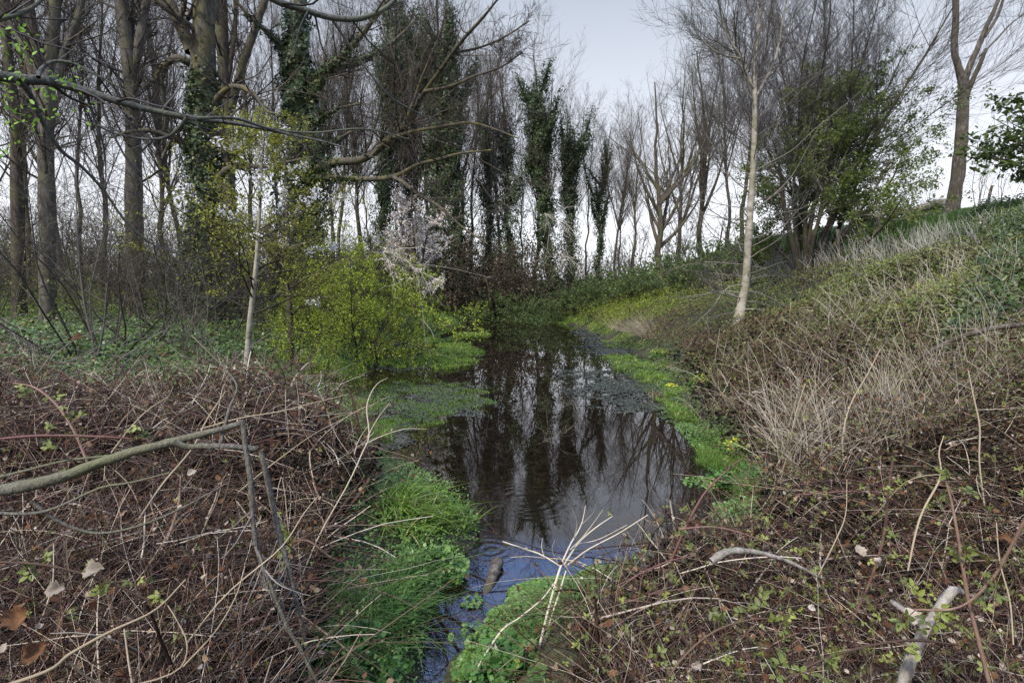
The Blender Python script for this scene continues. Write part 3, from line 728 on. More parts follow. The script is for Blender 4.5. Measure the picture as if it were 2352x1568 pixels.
def mat_sheet(name, label, ells, seed, cell, thr, col):
    """rough film of algae lying on the water, torn into irregular flakes"""
    g = rng(seed); geo = Geo()
    for (px, py, rx, ry) in ells:
        c = w0(px, py); a = w0(px + rx, py); b = w0(px, py - ry); b2 = w0(px, py + ry)
        ax = a[0] - c[0]
        xs = np.arange(c[0] - ax, c[0] + ax, cell); ys = np.arange(b2[1], b[1], cell)
        if len(xs) < 2 or len(ys) < 2: continue
        X, Y = np.meshgrid(xs, ys); X = X + g.uniform(-.35, .35, X.shape) * cell; Y = Y + g.uniform(-.35, .35, X.shape) * cell
        r2 = ((X - c[0]) / ax) ** 2 + np.where(Y > c[1], (Y - c[1]) / (b[1] - c[1]), (Y - c[1]) / (c[1] - b2[1])) ** 2
        v = vnoise(X, Y * 1.2, 2.2, seed) * .6 + vnoise(X, Y, 7, seed + 1) * .5 + vnoise(X, Y, 19, seed + 2) * .35 + .9 * (.55 - r2) + g.normal(0, .12, X.shape)
        nx = X.shape[1]; i = np.arange(X.shape[0] - 1)[:, None] * nx + np.arange(nx - 1)[None]
        Q = np.stack([i, i + 1, i + nx + 1, i + nx], -1)
        k = (v[:-1, :-1] > thr) & (r2[:-1, :-1] < 1)
        Z = .005 + .006 * g.random(X.shape)
        geo.add(np.stack([X, Y, Z], -1).reshape(-1, 3), None, Q[k].reshape(-1, 4), np.clip(.5 + .3 * v.ravel() + g.normal(0, .15, X.size), 0, 1))
        sel = np.argwhere(v > thr - .25); sel = sel[g.integers(0, len(sel), int(len(sel) * .8))]
        pp = np.stack([X[sel[:, 0], sel[:, 1]], Y[sel[:, 0], sel[:, 1]], np.full(len(sel), .012)], -1) + g.normal(0, .02, (len(sel), 3)) * [1, 1, .15]
        geo.leaves(pp, g.normal(0, .35, pp.shape) + [0, 0, 1], g.uniform(.012, .03, len(pp)) * (1 + c[1] / 15), DIAMOND, g)
    o = geo.obj(name, col, smooth=False); tag(o, label, 'algae', kind='stuff')
ALG = tintmat('algae', [(0, .015, .017, .011), (.5, .04, .043, .032), (1, .075, .085, .05)], 0, .55, .5, noise=.5, nscale=60, bump=.6)
ALG2 = tintmat('algae_green', [(0, .03, .05, .012), (.5, .065, .10, .022), (1, .11, .16, .04)], 0, .6, .4, noise=.5, nscale=60, bump=.6)
mat_sheet('algae_mat', 'grey algae film on the water under the right bank', [(1430, 895, 145, 48), (1480, 930, 90, 40)], 51, .024, .2, ALG)
mat_sheet('algae_mat', 'dark algae flakes at the far right water edge', [(1390, 800, 70, 26), (1350, 770, 40, 14)], 52, .035, .25, ALG)
mat_sheet('algae_mat', 'grey algae between the left grass and the grass island', [(930, 830, 90, 24), (930, 790, 60, 12)], 53, .035, .18, ALG)
mat_sheet('algae_mat', 'brown algae under the sparse weed bed', [(990, 930, 170, 60), (900, 990, 80, 50)], 54, .025, .3, ALG)
mat_sheet('duckweed', 'green duckweed along the right shore of the near pool', [(1560, 960, 50, 50), (1530, 900, 60, 30), (1470, 850, 70, 30)], 55, .022, .2, ALG2)
mat_sheet('duckweed', 'green duckweed along the left shore by the weed bed', [(800, 950, 90, 60), (1030, 820, 80, 26)], 56, .025, .2, ALG2)

# ------------------------------------------------------------------ trees
GW = 'bare trees of the wood behind the pond'
def near_tree(name, label, cat, origin, group=None):
    return thing(name, label, cat, origin, group)

def main_ivy_tree():
    Y = 17.0; b = ground_pt(472, Y); g = rng(101)
    t = thing('ivy_clad_tree', 'stout forked tree with ivy up its trunk, the thickest trunk on the left bank', 'tree', b)
    trunk = line_px([(474, 752, 84), (472, 700, 66), (470, 560, 60), (468, 400, 58), (466, 250, 54), (466, 150, 50), (468, 70, 44), (464, -40, 40), (458, -260, 30)], 34, Y)
    limbs = [line_px([(440, 118, 30), (415, 60, 26), (386, 0, 24), (360, -90, 20), (330, -220, 12)], 16, Y),
             line_px([(445, 150, 20), (432, 142, 18), (405, 134, 16), (378, 150, 13), (355, 180, 10), (330, 205, 6)], 16, Y, -.6),
             line_px([(372, 152, 9), (370, 190, 9), (378, 240, 7), (380, 275, 5), (372, 330, 3)], 10, Y - .4),
             line_px([(490, 255, 17), (500, 225, 14), (530, 200, 11), (565, 205, 12), (590, 225, 10), (612, 255, 7), (640, 262, 4)], 20, Y, -1.5),
             line_px([(470, 90, 16), (440, 62, 13), (410, 40, 13), (360, 0, 12), (310, -40, 8)], 14, Y, -1),
             line_px([(440, 350, 16), (410, 322, 15), (380, 312, 11), (345, 300, 10), (300, 302, 7), (250, 318, 4)], 16, Y, -1.2),
             line_px([(500, 415, 16), (520, 390, 15), (560, 378, 13), (600, 384, 9), (660, 372, 6), (720, 360, 3)], 16, Y, -1.5),
             line_px([(440, 335, 13), (425, 345, 12), (405, 320, 8), (385, 335, 5), (372, 365, 3)], 10, Y, -.6),
             line_px([(482, 60, 20), (500, -20, 17), (530, -140, 12)], 12, Y, .5)]
    trg = Geo(); trg.tubes(trunk[None, :, :3], trunk[None, :, 3], 16, g=g, rough=.05)
    o_t = trg.obj('trunk', M['bark_main'], t, origin=b)
    for l in limbs:
        q = Geo(); q.tubes(l[None, :, :3], l[None, :, 3], 9, g=g, rough=.05); q.obj('limb', M['bark_main'], t, origin=b)
    cg = Geo()
    for i, l in enumerate(limbs):
        l1 = spawn(l[None, :, :3], l[None, :, 3], 16, g, .15, 1, (55, 14), (.42, .14), .35, .33, 9, .12, .03, .25, .006, .03)
        l2 = spawn(*l1, 6, g, .15, 1, (48, 14), (.5, .15), .4, .55, 7, .13, .03, .3, .0045)
        l3 = spawn(*l2, 5, g, .15, 1, (45, 15), (.5, .15), .4, .6, 5, .13, .03, .4, .0035)
        add_levels(cg, [l1, l2, l3], g)
    cg.obj('crown', M['twig_brown'], t, origin=b)
    ig = Geo()
    cut = 22
    ivy_on(ig, trunk[:cut, :3], trunk[:cut, 3], 1500, g, .115, .20, fade=.25)
    ivy_on(ig, trunk[3:14, :3] + np.array([.62, .15, 0]), trunk[3:14, 3] * .6, 620, g, .10, .32, fade=.6)
    ivy_on(ig, trunk[4:15, :3] + np.array([-.25, -.1, 0]), trunk[4:15, 3] * .8, 420, g, .10, .25, fade=.5)
    ivy_on(ig, trunk[16:27, :3], trunk[16:27, 3], 130, g, .10, .05, fade=.9)
    ig.obj('ivy', M['ivy'], t, origin=b)
main_ivy_tree()

def limb_tree():
    Y = 19.0; b = ground_pt(690, Y); g = rng(102)
    t = thing('ivy_clad_tree', 'tall ivy wrapped tree whose long bare limbs sweep out over the pond', 'tree', b)
    trunk = line_px([(690, 760, 62), (688, 650, 52), (686, 480, 50), (684, 300, 44), (682, 180, 40), (682, 60, 32), (690, -40, 26), (696, -260, 14)], 32, Y)
    ivl = [line_px([(690, 245, 24), (715, 215, 20), (750, 160, 17), (800, 115, 14), (850, 55, 11), (900, -10, 8)], 18, Y, -1),
           line_px([(690, 225, 18), (735, 180, 15), (790, 150, 12), (850, 128, 9), (905, 95, 7), (960, 40, 4)], 16, Y, 1),
           line_px([(676, 170, 16), (650, 115, 14), (620, 80, 11), (575, 40, 8), (540, 0, 5)], 12, Y, -.5),
           line_px([(690, 300, 14), (730, 275, 10), (775, 250, 7), (830, 238, 4)], 10, Y, -1),
           line_px([(692, 385, 15), (730, 345, 12), (770, 325, 9), (810, 300, 6)], 12, Y, -.5)]
    big = [line_px([(690, 405, 22), (735, 385, 19), (775, 372, 18), (830, 367, 17), (880, 335, 15), (920, 300, 13), (955, 245, 11), (980, 205, 9), (1020, 150, 8), (1060, 95, 8), (1110, 40, 6), (1150, -10, 4)], 34, Y, -6.5),
           line_px([(690, 415, 18), (740, 408, 15), (810, 411, 13), (880, 410, 11), (920, 400, 10), (960, 378, 8), (1010, 366, 8), (1060, 352, 6), (1130, 345, 4)], 26, Y, -6),
           line_px([(905, 408, 9, 0), (925, 418, 9), (960, 445, 8), (1010, 475, 7), (1060, 520, 5), (1120, 560, 3.5)], 18, Y - 3.6, -2),
           line_px([(905, 315, 9), (960, 300, 8), (1020, 290, 7), (1080, 282, 6), (1140, 298, 4), (1190, 318, 3)], 16, Y - 3.2, -2.5),
           line_px([(930, 285, 9), (950, 235, 8), (965, 190, 6), (985, 140, 5), (1010, 80, 4), (1025, 20, 3)], 14, Y - 3.6, -1),
           line_px([(975, 210, 8), (1030, 200, 7), (1090, 175, 6), (1150, 155, 4), (1200, 120, 3)], 14, Y - 4.2, -1.5),
           line_px([(1040, 122, 7), (1100, 110, 5), (1160, 85, 4), (1215, 48, 3)], 12, Y - 5, -1),
           line_px([(850, 362, 9), (905, 300, 7), (930, 255, 6), (945, 200, 5), (940, 130, 3)], 12, Y - 2.5, -.5)]
    tr = Geo(); tr.tubes(trunk[None, :, :3], trunk[None, :, 3], 14, g=g, rough=.05); tr.obj('trunk', M['bark_main'], t, origin=b)
    cg = Geo()
    for l in ivl + big:
        q = Geo(); q.tubes(l[None, :, :3], l[None, :, 3], 9, g=g, rough=.04); q.obj('limb', M['bark_main'], t, origin=b)
    for i, l in enumerate(ivl + big):
        far = i >= len(ivl)
        l1 = spawn(l[None, :, :3], l[None, :, 3], 22 if far else 14, g, .25, 1, (52, 14), (.30, .10), .3, .33, 9, .10, .05, .25, .006, .03)
        l2 = spawn(*l1, 6, g, .15, 1, (45, 14), (.5, .15), .4, .55, 7, .12, .05, .3, .0045)
        l3 = spawn(*l2, 5, g, .15, 1, (45, 15), (.5, .15), .4, .6, 5, .12, .05, .4, .0035)
        add_levels(cg, [l1, l2, l3], g)
    cg.obj('crown', M['twig_brown'], t, origin=b)
    ig = Geo()
    ivy_on(ig, trunk[:26, :3], trunk[:26, 3], 1300, g, .115, .34, fade=.2)
    ivy_on(ig, trunk[4:18, :3] + np.array([.55, 0, 0]), trunk[4:18, 3] * .7, 600, g, .11, .5, fade=.5)
    ivy_on(ig, trunk[3:13, :3] + np.array([-.5, 0, 0]), trunk[3:13, 3] * .7, 450, g, .11, .4, fade=.5)
    for l, dn in zip(ivl, (420, 300, 300, 300, 420)): ivy_on(ig, l[:, :3], l[:, 3], dn, g, .10, .14, t1=.85, fade=.6)
    for l in big[:2]: ivy_on(ig, l[:9, :3], l[:9, 3], 420, g, .10, .2, fade=.8)
    ig.obj('ivy', M['ivy'], t, origin=b)
limb_tree()

def forked_poplar(name, label, rows, limbs, Y, seed, bark='bark_grey', ncr=40):
    g = rng(seed); b = ground_pt(rows[0][0], Y)
    t = thing(name, label, 'tree', b)
    ls = [line_px(rows, 26, Y)] + [line_px(l, 14, Y, .4) for l in limbs]
    for i, l in enumerate(ls):
        q = Geo(); q.tubes(l[None, :, :3], l[None, :, 3], 12 if i == 0 else 8, g=g, rough=.06); q.obj('trunk' if i == 0 else 'limb', M[bark], t, origin=b)
    cg = Geo()
    for i, l in enumerate(ls):
        l1 = spawn(l[None, :, :3], l[None, :, 3], ncr if i == 0 else ncr * .6, g, .35 if i == 0 else .1, 1, (48, 14), (.17, .05) if i == 0 else (.32, .08), .4, .2, 9, .09, .06, .25, .008)
        l2 = spawn(*l1, 6, g, .15, 1, (45, 14), (.5, .15), .4, .5, 7, .12, .06, .3, .005)
        l3 = spawn(*l2, 5, g, .15, 1, (45, 15), (.5, .15), .4, .6, 5, .12, .04, .4, .0035)
        add_levels(cg, [l1, l2, l3], g)
    cg.obj('crown', M['twig_brown'], t, origin=b)
    return t
forked_poplar('poplar_tree', 'grey poplar forking into three upright stems near the left edge',
    [(112, 790, 40), (110, 700, 34), (108, 500, 32), (106, 380, 31), (108, 250, 29), (118, 130, 26), (128, 0, 20), (132, -200, 14)],
    [[(100, 210, 24), (84, 120, 20), (66, 0, 17), (48, -150, 12)], [(124, 200, 18), (150, 115, 16), (172, 60, 15), (186, 0, 14), (196, -120, 9)], [(96, 260, 18), (60, 120, 16), (10, 40, 11), (-60, -40, 6)]], 15, 111)
forked_poplar('poplar_tree', 'straight grey poplar forking high up, between the left edge and the stout ivy tree',
    [(318, 780, 44), (314, 700, 38), (310, 560, 36), (308, 420, 34), (306, 300, 31), (300, 180, 30), (290, 90, 28), (280, 0, 28), (272, -200, 18)],
    [[(300, 190, 22), (318, 110, 20), (330, 40, 18), (345, -40, 15), (362, -200, 8)], [(298, 110, 10), (305, 40, 9), (300, -60, 6)]], 19, 112)
forked_poplar('poplar_tree', 'pale slim tree leaning left at the left picture edge',
    [(42, 770, 30), (44, 650, 27), (40, 480, 25), (36, 300, 22), (20, 150, 19), (8, 0, 16), (-6, -200, 9)],
    [[(38, 320, 12), (56, 200, 10), (70, 60, 8), (84, -60, 5)]], 17, 113, 'bark_brown')
forked_poplar('poplar_tree', 'brown tree with leaning twin stems just behind the stout ivy tree',
    [(520, 750, 34), (522, 600, 32), (524, 420, 30), (522, 280, 27), (512, 120, 24), (508, 0, 22), (500, -200, 13)],
    [[(530, 250, 20), (560, 140, 18), (592, 50, 16), (620, -40, 13), (650, -200, 8)], [(524, 180, 12), (540, 60, 10), (545, -80, 6)]], 23, 114, 'bark_brown')

def white_tree():
    Y = 15.0; b = ground_pt(1703, Y); g = rng(103)
    t = thing('pale_tree', 'young tree with pale smooth bark and thin bare spreading branches on the right bank', 'tree', b)
    main = line_px([(1694, 775, 32.0), (1698, 730, 27.2), (1705, 690, 20.0), (1714, 640, 17.6), (1718, 560, 16.0), (1724, 470, 14.4), (1730, 380, 12.8), (1733, 290, 11.2), (1734, 200, 9.6), (1733, 160, 7.2), (1742, 80, 7.2), (1748, 0, 5.6), (1752, -120, 2.4)], 40, Y)
    fk = line_px([(1733, 205, 8.8), (1715, 172, 7.2), (1700, 130, 6.4), (1672, 85, 4.8), (1655, 30, 4.0), (1648, -40, 2.4)], 16, Y, -.5)
    fk2 = line_px([(1734, 225, 6.4), (1760, 180, 5.6), (1782, 130, 4.8), (1796, 60, 4.0), (1812, -30, 2.4)], 14, Y, .4)
    fk3 = line_px([(1700, 135, 4.8), (1665, 128, 4.0), (1630, 110, 3.2), (1600, 75, 2.4), (1585, 50, 1.6)], 12, Y - .2, -.6)
    for l, nm in ((main, 'trunk'), (fk, 'limb'), (fk2, 'limb'), (fk3, 'limb')):
        q = Geo(); q.tubes(l[None, :, :3], l[None, :, 3], 12, g=g, rough=.03); q.obj(nm, M['bark_pale'], t, origin=b)
    cg = Geo(); H = main[:, 2]
    L1 = []
    for i in range(95):
        u = .08 + .86 * ((i + g.random()) / 95) ** .85
        f = u * 39; k = int(f); p = main[k, :3] * (1 - f + k) + main[k + 1, :3] * (f - k)
        az = i * 2.4 + g.normal(0, .3); el = np.interp(u, [0, .25, .5, .9], [-.12, .12, .45, .95]) + g.normal(0, .12)
        D = np.array([[math.cos(az) * math.cos(el), math.sin(az) * math.cos(el) * .8, math.sin(el)]])
        Ln = np.interp(u, [0, .2, .5, 1], [2.0, 2.4, 3.1, 2.4]) * g.uniform(.55, 1.15)
        L1.append(grow(p[None], D, np.array([Ln]), np.array([main[k, 3] * .12 + .0045]), 13, .10, -.045 if u < .3 else .06, .22, g, .045))
    P = np.concatenate([a for a, _ in L1]); Rd = np.concatenate([r for _, r in L1])
    l2 = spawn(P, Rd, 9, g, .2, 1, (40, 12), (.42, .12), .5, .6, 7, .08, .06, .3, .0036)
    l3 = spawn(*l2, 5, g, .2, 1, (42, 12), (.5, .12), .3, .65, 6, .08, .08, .4, .0034)
    add_levels(cg, [(P, Rd)], g, .3, .95); up_ = Geo(); add_levels(up_, [l2, l3], g, .2, 1); up_.obj('twigs', M['twig_dark'], t, origin=b)
    up2 = Geo()
    for l in (fk, fk2, fk3):
        a1 = spawn(l[None, :, :3], l[None, :, 3], 22, g, .15, 1, (45, 12), (.46, .12), .4, .45, 8, .08, .06, .3, .005)
        a2 = spawn(*a1, 9, g, .15, 1, (40, 12), (.45, .12), .4, .6, 6, .09, .06, .4, .0036)
        add_levels(up2, [a1, a2], g, .2, .9)
    up2.obj('twigs', M['twig_dark'], t, origin=b)
    cg.obj('crown', M['twig_grey'], t, origin=b)
white_tree()

def willow():
    """large many stemmed tree behind the pale one: a dense fan of rising twigs"""
    Y = 20.5; b = ground_pt(1850, Y); g = rng(104)
    t = thing('willow_tree', 'broad many stemmed bare tree with a dense dome of rising twigs behind the pale tree', 'tree', b)
    n = 15
    az = g.random(n) * 6.28; el = np.radians(g.uniform(52, 86, n))
    D = np.stack([np.cos(az) * np.cos(el), np.sin(az) * np.cos(el), np.sin(el)], -1)
    P, Rd = grow(np.repeat(b[None], n, 0) + g.normal(0, .35, (n, 3)) * [1, 1, 0] - [0, 0, .3], D, g.uniform(7.5, 11.5, n), g.uniform(.035, .075, n), 14, .06, .02, .15, g)
    l1 = spawn(P, Rd, 24, g, .25, 1, (38, 9), (.34, .08), .35, .4, 10, .06, .04, .25, .007)
    l2 = spawn(*l1, 10, g, .2, 1, (32, 9), (.45, .12), .4, .55, 7, .07, .05, .3, .0042)
    l3 = spawn(*l2, 8, g, .15, 1, (32, 10), (.5, .12), .4, .65, 5, .08, .06, .4, .0034)
    q = Geo(); add_levels(q, [(P, Rd)], g, rough=.04); q.obj('trunk', M['bark_brown'], t, origin=b)
    c = Geo(); add_levels(c, [l1, l2, l3], g); c.obj('crown', M['twig_dark'], t, origin=b)
willow()

def green_shrub_tree():
    Y = 18.0; b = ground_pt(1862, Y); g = rng(105)
    t = thing('leafing_tree', 'wide green leafing tree on slanting stems at the foot of the right hill', 'tree', b)
    rows = [[(1845, 650, 20), (1820, 560, 17), (1800, 470, 12), (1790, 380, 7), (1775, 320, 3)], [(1855, 650, 20), (1850, 560, 16), (1850, 460, 12), (1860, 360, 7), (1870, 280, 3)],
            [(1862, 650, 24), (1885, 570, 20), (1910, 500, 15), (1940, 430, 10), (1975, 350, 6), (2000, 290, 3)], [(1868, 645, 18), (1905, 580, 15), (1950, 520, 10), (2000, 450, 7), (2045, 370, 3)],
            [(1858, 650, 14), (1866, 560, 12), (1895, 460, 9), (1920, 370, 6), (1935, 300, 3)], [(1850, 650, 12), (1815, 600, 10), (1770, 560, 7), (1720, 520, 4)], [(1865, 640, 12), (1920, 600, 9), (1985, 560, 6), (2030, 500, 3)]]
    rows += [[(1868, 650, 14), (1930, 560, 11), (2000, 480, 8), (2050, 410, 5), (2078, 340, 3)], [(1860, 650, 14), (1900, 540, 11), (1945, 430, 8), (1985, 320, 5), (1995, 250, 3)], [(1856, 650, 13), (1862, 520, 10), (1888, 400, 7), (1900, 300, 4), (1905, 235, 2)], [(1850, 650, 12), (1828, 540, 9), (1822, 430, 6), (1835, 330, 3)], [(1868, 650, 12), (1950, 590, 9), (2020, 530, 6), (2070, 460, 3)]]
    ls = [line_px([(r[0], r[1], r[2] * .75) for r in rw], 14, Y, g.normal(0, 1.2)) for rw in rows]
    P = np.stack([l[:, :3] for l in ls]); Rd = np.stack([l[:, 3] for l in ls])
    for l in ls:
        q = Geo(); q.tubes(l[None, :, :3], l[None, :, 3], 8, g=g, rough=.05); q.obj('trunk', M['bark_brown'], t, origin=b)
    l1 = spawn(P, Rd, 18, g, .35, 1, (50, 14), (.34, .10), .35, .4, 9, .09, .04, .25, .007)
    l2 = spawn(*l1, 6, g, .2, 1, (45, 12), (.45, .12), .4, .55, 6, .1, .04, .3, .004)
    l3 = spawn(*l2, 3, g, .2, 1, (45, 12), (.5, .12), .4, .6, 4, .1, .04, .3, .003)
    c = Geo(); add_levels(c, [l1, l2, l3], g); c.obj('crown', M['twig_grey'], t, origin=b)
    q = np.concatenate([tips(l3[0], 11, g, .1), tips(l2[0], 8, g, .4)]); q = q + g.normal(0, .06, q.shape)
    k = vnoise(q[:, 0] * 1.0, q[:, 2] + q[:, 1], 1.9, 3) + g.normal(0, .25, len(q)) > -.35; q = q[k]
    lf = Geo(); lf.leaves(q, g.normal(size=q.shape) + [0, 0, .5], g.uniform(.05, .10, len(q)), DIAMOND, g, A=np.clip(g.normal(.5, .25, len(q)), 0, 1)); lf.obj('leaves', M['leaf_spring'], t, origin=b)
green_shrub_tree()

def dead_tree():
    Y = 22.0; b = ground_pt(2185, Y); g = rng(106)
    t = thing('dead_tree', 'dead forked trunk with broken limbs standing on the crest of the right hill', 'tree', b)
    def put(rows, n, nm, dY=0.0, k=12, blunt=True):
        l = line_px(rows, n, Y, dY); P, r = l[:, :3], l[:, 3]
        if blunt: P = np.vstack([P, P[-1:] + (P[-1:] - P[-2:-1]) * .04]); r = np.append(r, .002)
        q = Geo(); q.tubes(P[None], r[None], k, g=g, rough=.06); q.obj(nm, M['bark_dead'], t, origin=b); return l
    put([(2176, 510, 37.0), (2186, 482, 31.1), (2200, 400, 26.6), (2208, 310, 24.4), (2213, 225, 22.2), (2212, 185, 20.7), (2204, 165, 14.8)], 26, 'trunk', blunt=False)
    put([(2212, 190, 16.3), (2200, 150, 14.1), (2192, 115, 13.3), (2195, 40, 12.6), (2194, -30, 11.8), (2192, -160, 7.4)], 16, 'limb')
    put([(2214, 192, 14.8), (2228, 150, 11.8), (2246, 110, 11.1), (2262, 70, 9.6), (2285, 20, 8.1), (2310, -50, 5.9), (2340, -160, 3.0)], 18, 'limb')
    put([(2218, 228, 9.6), (2232, 190, 10.4), (2250, 150, 8.9), (2266, 112, 6.7)], 10, 'broken_limb', -.3)
    a = put([(2262, 85, 6.7), (2290, 40, 5.9), (2310, -20, 5.2), (2330, -90, 3.0)], 10, 'limb', .3, 8)
    d = put([(2250, 130, 3.7), (2285, 95, 3.7), (2322, 55, 3.0), (2362, 25, 2.2), (2420, -30, 1.5)], 12, 'limb', -.4, 6, False)
    tr = line_px([(2190, 470, 22.2), (2205, 330, 22.2), (2213, 200, 20.7)], 14, Y)
    c = Geo()
    l1 = spawn(tr[None, :, :3], tr[None, :, 3], 34, g, .05, 1, (70, 15), (.35, .14), .1, .03, 9, .12, .05, .3, .006)
    l2 = spawn(*l1, 2.5, g, .2, 1, (40, 12), (.45, .12), .4, .6, 5, .1, .05, .4, .0042)
    l3 = spawn(d[None, :, :3], d[None, :, 3], 9, g, .2, 1, (40, 12), (.3, .1), .4, .5, 6, .1, .03, .4, .005)
    add_levels(c, [l1, l2, l3], g); c.obj('sprays', M['twig_brown'], t, origin=b)
dead_tree()

# ---- the wood behind: prototypes, then copies, each with its own place and words
TALL = [pole(201, 15, .15, 28, 44, .30, .10, .7, .28), pole(202, 14, .12, 24, 40, .28, .12, .5, .3), pole(203, 16, .17, 32, 46, .30, .08, .8, .25, forks=3),
        pole(204, 13, .10, 22, 36, .28, .14, .4, .35), pole(205, 15, .14, 30, 44, .32, .10, 1.2, .3, forks=2, bark='bark_grey')]
IVYT = [pole(211, 13.5, .16, 26, 40, .26, .12, .5, .35, ivy=1500, ivy_h=.86, ivy_puff=.8), pole(212, 13, .18, 30, 40, .28, .10, .8, .35, ivy=1700, ivy_h=.70, ivy_puff=1.15),
        pole(213, 12.5, .13, 30, 34, .28, .10, 1.0, .35, ivy=650, ivy_h=.75, ivy_puff=.40), pole(214, 14, .2, 26, 40, .26, .12, .4, .4, ivy=1900, ivy_h=.62, ivy_puff=1.35)]
OAK = [pole(221, 10.5, .2, 38, 12, .45, .08, .5, .2, forks=11, fang=44, ft=(.13, .5), twigs=(6, 4), bud=('leaf_olive', .8, .05)), pole(222, 12, .18, 32, 20, .40, .10, .6, .2, forks=6, fang=32, ft=(.2, .6), twigs=(6, 4), bud=('leaf_olive', .6, .05))]
protos = {}
def stand(kind, idx, px, Y, rz, sc, name, label, group=GW):
    if px > 750:
        Y *= 1.33; k = 1.36 if px < 1160 else 1.22 if px < 1290 else 1.08
        sc = tuple(v * k for v in sc)
    key = (kind, idx); parts = {'t': TALL, 'i': IVYT, 'o': OAK}[kind][idx]
    p = ground_pt(px, Y); p[2] -= .05
    if key not in protos:
        protos[key] = place(parts, name, label, 'tree', p, rz, sc, group)
    else:
        o = dup(protos[key], p, rz, sc, label, group); q = rng(abs(int(px)) + 7).normal(0, .035, 2); o.rotation_euler = (q[0], q[1], rz)
def S(a, b=None): return (a, a, b or a)
WOOD = [  # kind, prototype, px, depth, turn, scale, label
 ('i', 0, 1268, 28, .5, S(1.0), 'tall narrow ivy column left of the sky gap, ivy nearly to its top'),
 ('i', 1, 1012, 27, 1.2, S(1.05, 1.12), 'broad dark ivy tree directly behind the white blossom tree'),
 ('i', 3, 1185, 29, 2.0, S(1.0, .92), 'bulky ivy tree just left of the tallest ivy column'),
 ('i', 2, 1372, 30, 3.0, S(1.0, .86), 'slim crooked ivy tree standing alone in the sky gap'),
 ('i', 1, 1318, 29, 3.6, S(.8, .95), 'leaning ivy tree at the left rim of the sky gap'),
 ('i', 0, 1066, 27, 2.2, S(.95, 1.05), 'dark ivy column right of the broad dark ivy tree'),
 ('i', 2, 940, 31, 1.0, S(1.2, 1.15), 'thin ivy covered trunk above the yellow-green bush'),
 ('i', 0, 868, 30, 4.0, S(.9, 1.15), 'narrow ivy trunk crossed by the sweeping limbs'),
 ('i', 3, 1120, 31, 5.0, S(.7, .85), 'short dark ivy stump-like tree low between the ivy columns'),
 ('t', 0, 1235, 34, .4, S(1.0, .95), 'bare thin tree just left of the tallest ivy column'),
 ('t', 1, 1150, 36, 1.4, S(1.0, 1.08), 'bare slender tree rising over the bulky ivy tree'),
 ('t', 3, 1092, 34, 2.4, S(1.1, 1.15), 'bare straight pole tree right of the dark ivy column'),
 ('t', 1, 1300, 37, 3.4, S(1.0, 1.05), 'bare pale tree topping the right flank of the ivy column'),
 ('t', 4, 1405, 38, .3, S(.9, .92), 'bare tree with a rounded top just right of the slim crooked ivy tree'),
 ('t', 2, 1000, 38, 2.3, S(1.0, 1.1), 'tall forked bare tree behind the broad dark ivy tree'),
 ('t', 3, 965, 35, 3.3, S(1.1, 1.2), 'straight pole trunk right of the thin ivy trunk'),
 ('t', 1, 912, 36, 4.3, S(1.0, 1.15), 'pole trunk left of the thin ivy trunk'),
 ('t', 0, 845, 34, 5.3, S(1.0, 1.15), 'pole trunk left of the narrow ivy trunk'),
 ('t', 3, 815, 38, .7, S(1.2, 1.2), 'thin pole trunk seen over the middle of the yellow-green bush'),
 ('t', 4, 782, 35, 1.7, S(1.0, 1.12), 'brown pole trunk over the left of the yellow-green bush'),
 ('t', 2, 745, 40, 2.7, S(1.1, 1.2), 'forked far tree just right of the ivy tree with sweeping limbs'),
 ('t', 1, 645, 33, 3.7, S(1.1, 1.2), 'bare tree left of the ivy tree with sweeping limbs'),
 ('t', 0, 585, 30, 4.7, S(1.0, 1.15), 'bare tree behind the slender cherry stem'),
 ('t', 4, 420, 27, 5.7, S(.9, 1.1), 'bare tree showing left of the stout ivy tree'),
 ('t', 2, 375, 32, .9, S(1.0, 1.15), 'forked bare tree between the straight poplar and the stout ivy tree'),
 ('t', 0, 250, 25, 1.9, S(.9, 1.05), 'bare tree just left of the straight grey poplar'),
 ('t', 3, 205, 28, 2.9, S(1.3, 1.2), 'thin trunk midway between the two grey poplars'),
 ('t', 4, 160, 23, 3.9, S(.9, 1.0), 'bare tree just right of the three stemmed poplar'),
 ('t', 1, 70, 24, 4.9, S(1.1, 1.1), 'bare tree between the pale slim tree and the three stemmed poplar'),
 ('t', 2, -20, 21, 5.9, S(.9, 1.0), 'forked bare tree cut by the left picture edge'),
 ('t', 4, -130, 18, 1.1, S(.9, 1.0), 'bare tree outside the left picture edge, its twigs reaching in'),
 ('t', 0, 1452, 36, 1.3, S(.85, .84), 'bare trunk between the slim ivy tree and the spreading olive tree'),
 ('t', 3, 1345, 36, 4.4, S(1.0, .98), 'very thin bare tree at the left of the sky gap'),
 ('t', 3, 1425, 41, 2.4, S(1.0, .95), 'thin bare pole right of the slim crooked ivy tree'),
 ('o', 0, 1512, 26, .6, S(1.0, 1.0), 'spreading tree with fan of stems and olive buds beside the sky gap'),
 ('o', 1, 1612, 28, 1.6, S(1.0, .98), 'upright brown tree between the spreading olive tree and the pale tree'),
 ('o', 1, 1560, 33, 2.6, S(1.0, 1.06), 'hazy budding tree behind the spreading olive tree'),
 ('t', 4, 1665, 31, 4.6, S(.9, .95), 'bare tree rising left of the pale tree trunk'),
 ('t', 0, 1700, 27, 5.6, S(.9, .92), 'bare tree hidden partly by the pale tree trunk'),
]
